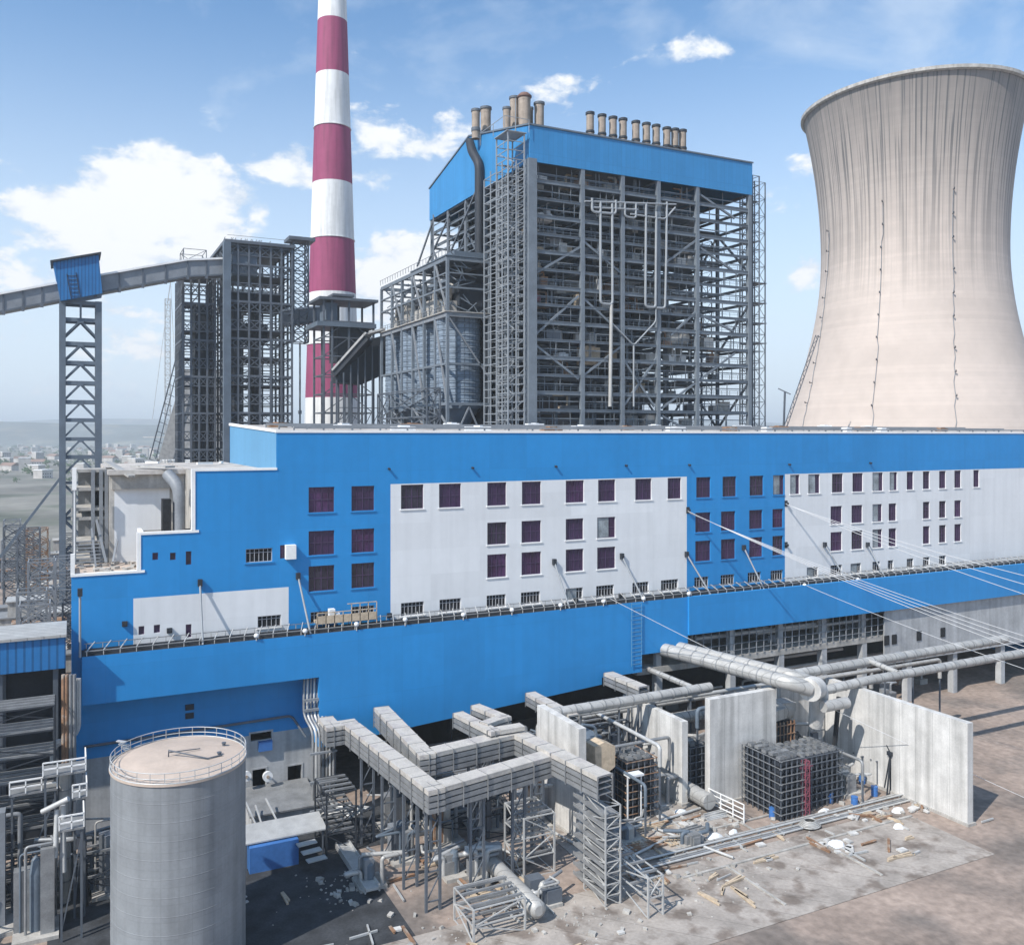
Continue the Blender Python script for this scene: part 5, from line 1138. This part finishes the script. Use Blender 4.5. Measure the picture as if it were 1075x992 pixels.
# ------------------------------------------------------------------ scaffold cages
def cage(lab, x0, x1, y0, y1, h, nl, pole='galvdk', step=.95):
    e = thing('scaffold_cage', lab, 'scaffold', (x0, y0, 0), 'caged dark equipment stacks'); pb = B(); rb = B(); core = B(); tb = B()
    nx = max(1, round((x1-x0)/step)); ny = max(1, round((y1-y0)/step))
    for i in range(nx+1):
        x = x0+(x1-x0)*i/nx
        for y in (y0, y1): pb.bar((x, y, 0), (x, y, h), .09)
    for j in range(1, ny):
        y = y0+(y1-y0)*j/ny
        for x in (x0, x1): pb.bar((x, y, 0), (x, y, h), .09)
    for k in range(1, nl+1):
        z = h*k/nl
        rb.bar((x0-.3, y0-.08, z), (x1+.3, y0-.08, z), .08); rb.bar((x0-.08, y0-.3, z), (x0-.08, y1+.3, z), .08); rb.bar((x1+.08, y0, z), (x1+.08, y1, z), .09)
    ci = .35
    lv = nl
    for k in range(lv):
        z0 = h*k/lv+.12; z1 = h*(k+1)/lv-.12
        for i in range(nx):
            xa = x0+(x1-x0)*i/nx+.1; xb = x0+(x1-x0)*(i+1)/nx-.1
            core.box(xa, xb, y0+ci, y0+ci+.9, z0, z1)
        for j in range(1, ny):
            ya = y0+(y1-y0)*j/ny+.1; yb = y0+(y1-y0)*(j+1)/ny-.1
            core.box(x0+ci, x0+ci+.9, ya, yb, z0, z1)
    core.box(x0+1.2, x1-.4, y0+1.2, y1-.2, 0, h-.6)
    n_ = max(1, int((x1-x0)/1.2)); m_ = max(1, int((y1-y0)/1.2))
    for i in range(n_):
        for j in range(m_):
            xx = x0+.3+(x1-x0-.6)*(i+.5)/n_; yy = y0+.3+(y1-y0-.6)*(j+.5)/m_
            tb.rbox((xx, yy, h-.1+random.uniform(0, .3)), .8, .7, .35, random.uniform(-.1, .1)); 
            for s_ in (-.3, 0, .3): tb.bar((xx-.42, yy+s_, h+.32), (xx+.42, yy+s_, h+.32), .07)
            obj('top_crate', tb, M['galvdk'], e); tb = B()
    obj('standard', pb, M['steel'], e); obj('ledger', rb, M['galvdk' if pole == 'lag' else 'steel' if pole == 'galvdk' else pole], e); obj('core', core, M['steeldk'], e)
cage('front left block of the caged equipment stack with pale rails', 79.8, 83.4, 80.4, 87.2, 7.6, 8, 'lag')
cage('right block of the caged equipment stack behind the red ladder', 84.4, 91.6, 81.6, 87.0, 6.8, 7)
cage('caged equipment stack beside the tan hexagonal box', 62.5, 67.0, 88.5, 93.5, 7.4, 8, 'rust')
cage('caged stack between the shadowed wall and the broad fire wall', 74.0, 78.8, 90.5, 94, 6.8, 7, 'steel')
e = thing('red_ladder', 'narrow red lattice ladder standing against the caged stack', 'ladder', (84, 80.6, 0))
q = B(); q.lattice(83.7, 84.4, 80.2, 80.9, 0, 7.0, 8, .08, .05, 'Z'); q.bar((83, 80.5, 6.2), (85.2, 80.5, 6.2), .12); obj('frame', q, M['redpaint'], e)
p = P(633, 795, Y=88); e = thing('hexagonal_box', 'tan six sided panelled box beside the caged stack', 'box', (p.x, 88, 0))
q = B(); q.prism([(p.x-1.4, p.z+1.6), (p.x-.1, p.z+2.0), (p.x+1.5, p.z+1.3), (p.x+1.5, p.z-1.2), (p.x+.2, p.z-1.9), (p.x-1.3, p.z-1.0)], 'Y', 87.6, 89.6); obj('box', q, M['wood'], e)
q = B(); q.box(p.x-.8, p.x+.9, 87.9, 89.2, 0, p.z-1.9); obj('stand', q, M['steeldk'], e)
q = B(); p = P(666, 814, Y=87.5); q.box(p.x-1.1, p.x+1.1, 87, 88.2, p.z, p.z+.25); [q.bar((p.x+dx, 87.5, 0), (p.x+dx, 87.5, p.z), .14) for dx in (-1, 1)]; solo('white_table', q, M['tarp'], 'small white topped stand before the caged stack', 'stand')
# blue steel tank behind tray
q = B(); q.box(57, 61.5, 93, 97, 0, 9.2); q.box(56.8, 61.7, 92.8, 97.2, 9.2, 9.5); q.tube([(60.6, 92.5, 6), (60.6, 92.5, 11), (58.5, 92.5, 11.5)], .2, 10, bend=.8); solo('filter_unit', q, M['steelbl'], 'blue grey boxy filter unit behind the first fire wall', 'equipment')

# ------------------------------------------------------------------ white guard fence, tripod and posts
e = thing('guard_fence', 'white welded guard fence in front of the broad fire wall', 'fence', P(748, 845, z=0))
a, c = P(744, 846, z=0), P(781, 864, z=0); q = B()
for t in (0, .35, .7, 1): p = a.lerp(c, t); q.bar(p, p+Vector((0,0,2.3)), .12)
obj('post', q, M['coping'], e); q = B()
for z in (.5, 1.1, 1.7, 2.3): q.bar(a+Vector((0,0,z)), c+Vector((0,0,z)), .10)
obj('rail', q, M['coping'], e)
for i, (xp, yb, yt) in enumerate(((897,815,790),(905,820,794),(915,823,797),(921,826,799),(900,812,792))):
    p = P(xp, yb, z=0); t = P(xp, yt, f=p.dot(Vector((SN, CS, 0)))); q = B(); q.bar(p, (p.x, p.y, t.z), .14); q.bar((p.x-.25, p.y, t.z), (p.x+.25, p.y, t.z), .14); solo('steel_post', q, M['steel'], f'thin grey post along the sunlit fire wall, {ORD[i]} in its row', 'post', 'thin posts before the sunlit fire wall')
p = P(935, 832, z=0); e = thing('survey_tripod', 'dark tripod frame at the foot of the sunlit fire wall', 'tripod', p); q = B(); t = p+Vector((0, 0, 5.3))
for (dx, dy) in ((-1.2,-.4),(1.2,-.4),(0,1)): q.bar(p+Vector((dx,dy,0)), t, .16)
obj('leg', q, M['steeldk'], e); q = B(); q.rbox(t, .7, .7, .5); q.bar(t, t+Vector((-.8,0,1.2)), .1); q.bar(t, t+Vector((.5,0,1.0)), .1); q.bar(p+Vector((0,0,.2)), t, .2); obj('head', q, M['steeldk'], e)

# ------------------------------------------------------------------ ground pipes, drums, planks, tarps
for i in range(6):
    y = 77.9+i*.42; q = B(); z = .22 if i != 3 else .5
    x0 = [56, 58, 60, 52, 57, 62][i]; x1 = [112, 108, 110, 112, 104, 110][i]
    q.tube([(x0, y, z), ((x0+x1)/2, y+random.uniform(-.1, .1), z), (x1, y, z)], .13, 8); solo('ground_pipe', q, M[['galv','galvdk','lag','galv','galvdk','lag'][i]], f'long thin pipe lying across the bare yard, {ORD[i]} from the camera', 'pipe', 'long pipes lying across the yard')
for i, (a, c) in enumerate((((700,880),(664,898)),((640,878),(735,848)),((575,870),(640,905)),((600,850),(700,846)),((690,870),(770,900)),((500,880),(560,905)))):
    q = B(); q.tube([P(*a, z=.3), P(*c, z=.3)], .16, 8); solo('loose_pipe', q, M['galv'], ['short loose pipe near the bottom centre of the yard','long loose pipe leading to the shadowed fire wall','loose pipe below the cable riser','loose pipe before the caged stack','loose pipe crossing the concrete slab at the centre bottom','loose pipe under the nearest tray'][i], 'pipe', 'loose pipes on the yard')
for i, (xp, yp) in enumerate(((811,858),(905,822),(871,842),(897,846),(918,835))):
    p = P(xp, yp, z=0); e = thing('oil_drum', ['blue drum before the front cage corner','blue drum at the foot of the sunlit wall','blue drum just right of the red ladder','blue drum at the right cage corner','blue drum nearest the tripod'][i], 'drum', p, 'blue drums around the caged stacks')
    q = B(); q.lathe(p, [(.42, 0), (.42, .35), (.45, .37), (.42, .4), (.42, .8), (.45, .82), (.42, .85), (.42, 1.2)], 18); obj('barrel', q, M['bluebar'], e); q = B(); q.lathe(p, [(.44, 1.2), (.44, 1.26), (.02, 1.26)], 18); obj('lid', q, M['bluebar'], e)
e = thing('cable_reel', 'wrapped pale cable coil lying on the long ground pipes', 'cable coil', P(850, 868, z=0))
p = P(850, 868, z=0); q = B()
for k in range(5):
    q.tube([(p.x+(1.1-.12*k)*math.cos(t*.4)*1.2, p.y+(1.1-.12*k)*math.sin(t*.4), .3+.13*k) for t in range(17)], .1, 6)
obj('coil', q, M['lag'], e)
for i, (xp, yp, s_) in enumerate(((877,886,1.5),(865,852,1.1),(943,851,1.1),(714,853,1.2),(750,878,1.3),(770,874,.8),(943,868,.9))):
    p = P(xp, yp, z=.1); q = B(); vs = []; n_ = 9
    for k in range(n_): a = 6.283*k/n_; r = s_*random.uniform(.7, 1); vs.append((p.x+r*math.cos(a), p.y+r*.7*math.sin(a), .05))
    for k in range(n_): a = 6.283*k/n_; r = s_*random.uniform(.5, .7); vs.append((p.x+r*math.cos(a), p.y+r*.6*math.sin(a), .45*random.uniform(.6, 1)))
    vs.append((p.x, p.y, .6)); q.add(vs, [(k, (k+1)%n_, n_+(k+1)%n_, n_+k) for k in range(n_)]+[(n_+k, n_+(k+1)%n_, 2*n_) for k in range(n_)])
    solo('tarp_heap', q, M['tarp'], ['largest white tarp heap on bare earth at lower right','white tarp heap beside the red ladder foot','white tarp heap at the far right edge of the yard','white tarp heap before the shadowed fire wall','white tarp heap on the slab left of the coil','smallest white tarp heap on the slab','white tarp heap low at the right corner'][i], 'tarp', 'white tarp heaps on the yard')
rnd = random.Random(5)
kinds = [('timber_plank', 'wood', 'raw timber plank lying on the yard', 'plank', 'planks scattered on the yard'), ('steel_bar', 'galv', 'pale steel bar lying on the yard', 'bar', 'steel bars scattered on the yard'), ('rusty_beam', 'rust', 'rusty beam lying on the yard', 'beam', 'rusty beams scattered on the yard'), ('concrete_block', 'conc', 'pale concrete block lying on the yard', 'block', 'concrete blocks scattered on the yard')]
hp_ = [(58,77),(64,70),(72,76.5),(80,73),(61,83),(68,86),(90,77),(98,76),(86,69)]
for k in range(150):
    kd = kinds[rnd.randrange(4)]; x = rnd.uniform(50, 108); y = rnd.uniform(66, 79) if rnd.random() < .6 else rnd.uniform(79, 88)
    if k % 4: hc = hp_[rnd.randrange(9)]; x = rnd.gauss(hc[0], 1.8); y = rnd.gauss(hc[1], 1.2)
    if 79 < y and (79 < x < 92.5 or x > 97): continue
    if k > 110: x = rnd.uniform(20, 50); y = rnd.uniform(66, 90)
    ln = rnd.uniform(1.0, 3.6) if kd[0] != 'concrete_block' else rnd.uniform(.6, 1.4); q = B()
    a = rnd.choice([0, 0, 1.57, 1.57, rnd.uniform(0, 3)])+rnd.uniform(-.15, .15)
    q.rbox((x, y, .2), ln, rnd.uniform(.10, .24) if kd[0] != 'concrete_block' else ln*.7, .2, a)
    if kd[0] == 'timber_plank': q.rbox((x+.2, y+.3, .21), ln*.8, .2, .18, a+.1)
    if kd[0] == 'rusty_beam': q.rbox((x, y, .32), ln, .3, .05, a)
    solo(kd[0], q, M[kd[1]], kd[2], kd[3], kd[4])
for i, (xp, yp) in enumerate(((708,884),(672,884),(610,832),(640,862))):
    p = P(xp, yp, z=0); e = thing('pallet_stack', ['wooden pallet under the fire walls','flat pallet with pale planks at the centre bottom','sand coloured pallet beside the cable riser','pallet right of the cable riser'][i], 'pallet', p, 'pallets on the yard')
    q = B()
    for j in range(6): q.box(p.x-1.3+.45*j, p.x-1.0+.45*j, p.y-1, p.y+1, .25, .32)
    obj('deck', q, M['wood'], e); q = B()
    for j in (-.9, 0, .8): q.box(p.x-1.3, p.x+1.25, p.y+j, p.y+j+.12, .02, .249)
    obj('runner', q, M['wood'], e)
# rubble mounds (nobody could count the stones)
q = B(); rnd = random.Random(9)
for k in range(900):
    c = rnd.choice([(63, 84, 5), (57, 80, 4), (26, 88, 5), (94, 78.5, 6), (45, 71, 6), (70, 84, 4), (32, 74, 5), (75, 77, 20), (60, 72, 12), (-6, 112, 6)]); x = rnd.gauss(c[0], c[2]*.5); y = rnd.gauss(c[1], 2.2); s_ = rnd.uniform(.05, .2) if rnd.random() < .8 else rnd.uniform(.2, .6)
    q.rbox((x, y, s_*.3), s_, s_*rnd.uniform(.5, 1.3), s_*.7, rnd.uniform(0, 3), rnd.uniform(-.4, .4))
o = obj('rubble', q, M['concdirty'], kind='stuff'); tag(o, 'broken concrete rubble strewn over the bare yard', 'rubble')
# left foreground pipework
LPX = [(62, 24), (66, 24.6), (71, 25)]
for i, xp in enumerate((66.5, 70, 74, 78)):
    q = B(); a = P(xp, 708, Y=103); c = P(xp, 895, Y=103); c.z = 0; q.tube([a, c], .2, 8); solo('rusty_riser', q, M['rust' if i < 2 else 'galvdk'], f'vertical riser pipe at the left edge of the hall, {ORD[i]} from the left', 'pipe', 'vertical risers left of the blue gallery')
for i in range(3):
    q = B(); o_ = i*2.2; q.tube([P(79+o_, 712, Y=103.6), P(79+o_, 770-o_, Y=103.6), P(70+o_, 776+o_*.4, Y=103.6), P(54+o_*.6, 778+o_, Y=103.2), P(54+o_*.6, 812, Y=103.2)], .17, 8, bend=.9); solo('bent_pipe', q, M['galv'], f'bent silvery pipe stepping left below the blue annex, {ORD[i]} of three', 'pipe', 'bent pipes below the annex')
for i, (y0, xa, xb, z) in enumerate(((96, 45, 90, 815), (94, 76, 91, 838), (90, 62, 88, 872), (97, 10, 60, 835))):
    a = P(xa, z, Y=y0); c = P(xb, z, Y=y0); e = thing('pipe_platform', ['upper pale railed platform at the left edge','small pale railed platform under the upper one','low railed cage platform at the lower left','wide dark platform at the far left edge'][i], 'platform', (a.x, y0, 0), 'railed platforms left of the tank')
    q = B(); q.box(a.x, c.x, y0, y0+3, a.z-.2, a.z); obj('deck', q, M['galvdk'], e)
    q = B(); n_ = max(2, int((c.x-a.x)/1.2))
    for k in range(n_+1): x = a.x+(c.x-a.x)*k/n_; q.bar((x, y0, a.z), (x, y0, a.z+1.3), .12)
    for zz2 in (.65, 1.3): q.bar((a.x, y0, a.z+zz2), (c.x, y0, a.z+zz2), .12)
    q.bar((c.x, y0, a.z+1.3), (c.x, y0+3, a.z+1.3), .12); q.bar((c.x, y0+3, a.z), (c.x, y0+3, a.z+1.3), .12); obj('railing', q, M['coping'], e)
    q = B(); [q.bar((x, y, 0), (x, y, a.z-.2), .2) for x in (a.x+.2, c.x-.2) for y in (y0+.2, y0+2.8)]; q.bar((a.x+.2, y0+.2, 1), (c.x-.2, y0+.2, a.z-1), .12); obj('leg', q, M['steel'], e)
e = bigpipe('fat lagged riser left of the tank', [(P(68, 800, Y=98).x, 98, 14), (P(68, 800, Y=98).x, 98, 0)], .55, grp='lagged risers left of the tank')
for i, (a, c) in enumerate((((60,850),(58,900)),((66,845),(67,915)),((44,852),(72,838)))):
    q = B(); q.tube([P(*a, Y=93), P(*c, Y=92)], .25, 10); solo('pale_hose', q, M['galv'], ['pale pipe at the lower left corner, left one','pale pipe at the lower left corner, right one','pale slanting pipe under the left platforms'][i], 'pipe', 'pale pipes at the lower left')
# dark machinery racks below annex
small_frame(-14, -1.5, 99, 103, 20, 8, 'dark pipe rack below the blue annex', 'steeldk')
small_frame(1.5, 8, 96, 102, 5, 2, 'dark low rack between the tank and the recess wall', 'steeldk')
small_frame(-24, -15.5, 92, 100, 9, 4, 'pale pipe rack at the far left edge')

# ------------------------------------------------------------------ roof clutter
rnd = random.Random(21)
for k in range(22):
    x = 30+k*6.4+rnd.uniform(-2, 2); y = rnd.uniform(114, 140); zr = 48.42+(y-110.5)*.0375; q = B(); q.rbox((x, y, zr+.3), rnd.uniform(1.5, 4), 1.2, rnd.uniform(.5, .9), rnd.uniform(-.3, .3)); q.rbox((x+.3, y+.4, zr+.5), 1.5, 1.0, .6, rnd.uniform(0, 1))
    if k % 3: solo('insulation_bale', q, M['tarp'], 'pale wrapped bale lying on the hall roof', 'bale', 'pale bales on the hall roof')
    else: solo('roof_timber', q, M['rust'], 'brown timber bundle lying on the hall roof', 'timber', 'timber bundles on the hall roof')
for k in range(3):
    q = B(); y = 113+k*9; zr = 48.42+(y-110.5)*.0375; q.bar((hx[3]+3, y, zr+.5), (XR-2, y, zr+.5), .25)
    for j in range(40): q.bar((hx[3]+3+j*4, y, zr), (hx[3]+3+j*4, y, zr+.5), .2)
    solo('roof_pipe_run', q, M['steellt'], ['front grey pipe run along the hall roof','middle grey pipe run along the hall roof','rear grey pipe run along the hall roof'][k], 'pipe', 'pipe runs on the hall roof')
for i, (xp, yp) in enumerate(((215, 487), (232, 486), (160, 486))):
    p = P(xp, yp, z=HZ[2]); q = B(); q.rbox((p.x, p.y, HZ[2]+.1), 2.5, .4, .3, .3+i); solo('roof_plank', q, M['coping'], ['pale plank on the lower roof near the step','pale plank on the lower roof by the light blue end wall','pale plank on the concrete roof above the white wall'][i], 'plank', 'planks on the lower roofs')
q = B(); rnd = random.Random(3)
for k in range(60): x = rnd.uniform(hx[0]+1, hx[1]+3); y = rnd.uniform(112, 120); s_ = rnd.uniform(.15, .7); q.rbox((x, y, HZ[0]-.15+s_*.25), s_, s_, s_*.5, rnd.uniform(0, 3))
o = obj('rubble', q, M['concdirty'], kind='stuff'); tag(o, 'loose rubble on the terrace behind the stepped parapet', 'rubble')

# ------------------------------------------------------------------ far town and trees at the left
rnd = random.Random(77); hb = []
for (vr, wd, dp, h, rf) in ((0, 16, 12, 9, 0), (1, 30, 14, 7, 1), (2, 14, 14, 18, 0)):
    r_ = thing('far_house', 'small distant house in the hazy town beyond the plant', 'house', (0, 0, 0), 'houses of the distant town'); q = B(); q.box(-wd/2, wd/2, -dp/2, dp/2, 0, h); obj('wall', q, M['house'], r_)
    q = B(); 
    if rf: q.prism([(-dp/2-.5, h), (dp/2+.5, h), (0, h+4)], 'X', -wd/2-.5, wd/2+.5)
    else: q.box(-wd/2-.4, wd/2+.4, -dp/2-.4, dp/2+.4, h, h+.8)
    obj('roof', q, M['houser' if rf else 'coping'], r_)
    q = B()
    for fl in range(max(1, int(h/3.2))):
        for c_ in range(int(wd/3.5)): q.box(-wd/2+1+c_*3.5, -wd/2+2.4+c_*3.5, -dp/2-.1, -dp/2-.01, 1+fl*3.2, 2.5+fl*3.2)
    obj('window', q, M['black'], r_); hb.append(r_)
def copy_tree(o, parent=None):
    c = o.copy(); scene.collection.objects.link(c); c.parent = parent
    for ch in list(o.children): copy_tree(ch, c)
    return c
for k in range(110):
    src = hb[k % 3]; f = rnd.uniform(900, 3200); xp = rnd.uniform(20, 250) if rnd.random() < .8 else rnd.uniform(-80, 20); p = P(xp, CY, f=f)
    r_ = src if k < 3 else copy_tree(src); r_.location = (p.x, p.y, 0); r_.rotation_euler = (0, 0, rnd.uniform(0, 3.14))
    r_['label'] = 'small distant house in the hazy town beyond the plant'
tb_ = B(); rnd = random.Random(15)
for k in range(420):
    f = rnd.uniform(800, 3400); p = P(rnd.uniform(-60, 250), CY, f=f); s_ = rnd.uniform(3, 7)
    for j in range(26):
        d = Vector((rnd.gauss(0, 1), rnd.gauss(0, 1), rnd.gauss(0, .6)))*s_*.5; c = Vector((p.x, p.y, s_*.9))+d; r = s_*rnd.uniform(.15, .3)
        tb_.add([c+Vector((r,0,0)), c+Vector((0,r,.3*r)), c+Vector((-r,0,r*.5)), c+Vector((0,-r,-.3*r)), c+Vector((0,0,r))], [(0,1,4),(1,2,4),(2,3,4),(3,0,4)])
o = obj('far_woods', tb_, M['leaf'], kind='stuff'); tag(o, 'scattered hazy treetops of the distant valley', 'woods')
# site sheds and yard clutter left of the hall, mid distance
rnd = random.Random(31)
for k in range(26):
    xp = rnd.uniform(5, 74) if k < 18 else rnd.uniform(-60, 5); f = rnd.uniform(150, 330); p = P(xp, CY, f=f); wd, dp, h = rnd.uniform(4, 14), rnd.uniform(3, 8), rnd.uniform(3, 9)
    e = thing('site_shed', 'grey site building in the yard beyond the left end of the hall', 'shed', (p.x, p.y, 0), 'site buildings left of the hall'); q = B(); q.rbox((p.x, p.y, h/2), wd, dp, h, 0); obj('wall', q, M[rnd.choice(['galvdk', 'concdirty', 'steel', 'lowwall'])], e)
    q = B(); q.rbox((p.x, p.y, h+.15), wd+.8, dp+.8, .3, 0); obj('roof', q, M[rnd.choice(['galv', 'concdirty', 'rust', 'galvdk'])], e)
for k in range(14):
    xp = rnd.uniform(0, 74); f = rnd.uniform(140, 300); p = P(xp, CY, f=f); h = rnd.uniform(8, 24); q = B(); q.lattice(p.x, p.x+5, p.y, p.y+5, 0, h, int(h/3), .35, .2, 'X')
    solo('yard_rack', q, M[rnd.choice(['steel', 'steellt', 'rust'])], 'cross braced steel rack in the yard beyond the left end of the hall', 'steel rack', 'steel racks left of the hall')

# ------------------------------------------------------------------ labels that count along the picture
def relabel(group, fmt):
    its = [o for o in scene.objects if o.get('group') == group and o.get('category')]
    def key(o):
        v = o.location if o.location.length > .01 else Vector(o.data.vertices[0].co) if o.type == 'MESH' else o.location
        ff = SN*v.x+CS*v.y; return (CS*v.x-SN*v.y)/ff
    its.sort(key=key)
    for i, o in enumerate(its): o['label'] = fmt % ORD[i]
ORD += ['twenty '+q for q in ORD[:9]]+['thirtieth']
relabel('machinery inside the open bays under the gallery', 'plant unit with pipe inside the open bays under the gallery, %s from the left')
relabel('site buildings left of the hall', 'site building in the yard beyond the stepped hall end, %s from the left')
relabel('steel racks left of the hall', 'cross braced rack in the yard beyond the hall end, %s from the left')
relabel('pale bales on the hall roof', 'pale wrapped bale lying on the hall roof, %s from the left')
relabel('timber bundles on the hall roof', 'brown timber bundle lying on the hall roof, %s from the left')
# ------------------------------------------------------------------ haze
hz = bpy.data.materials.new('haze_air'); hz.use_nodes = True; t = hz.node_tree; t.nodes.clear()
o_ = t.nodes.new('ShaderNodeOutputMaterial'); v_ = t.nodes.new('ShaderNodeVolumePrincipled'); v_.inputs['Color'].default_value = (.88, .95, 1, 1); v_.inputs['Density'].default_value = .00022; v_.inputs['Anisotropy'].default_value = .0
t.links.new(v_.outputs[0], o_.inputs['Volume'])
q = B(); q.box(-9000, 9000, -1500, 12500, -1.2, 260); o = obj('haze', q, hz, kind='stuff'); o['label'] = 'thin pale air haze over the plant and valley'; o['category'] = 'haze'
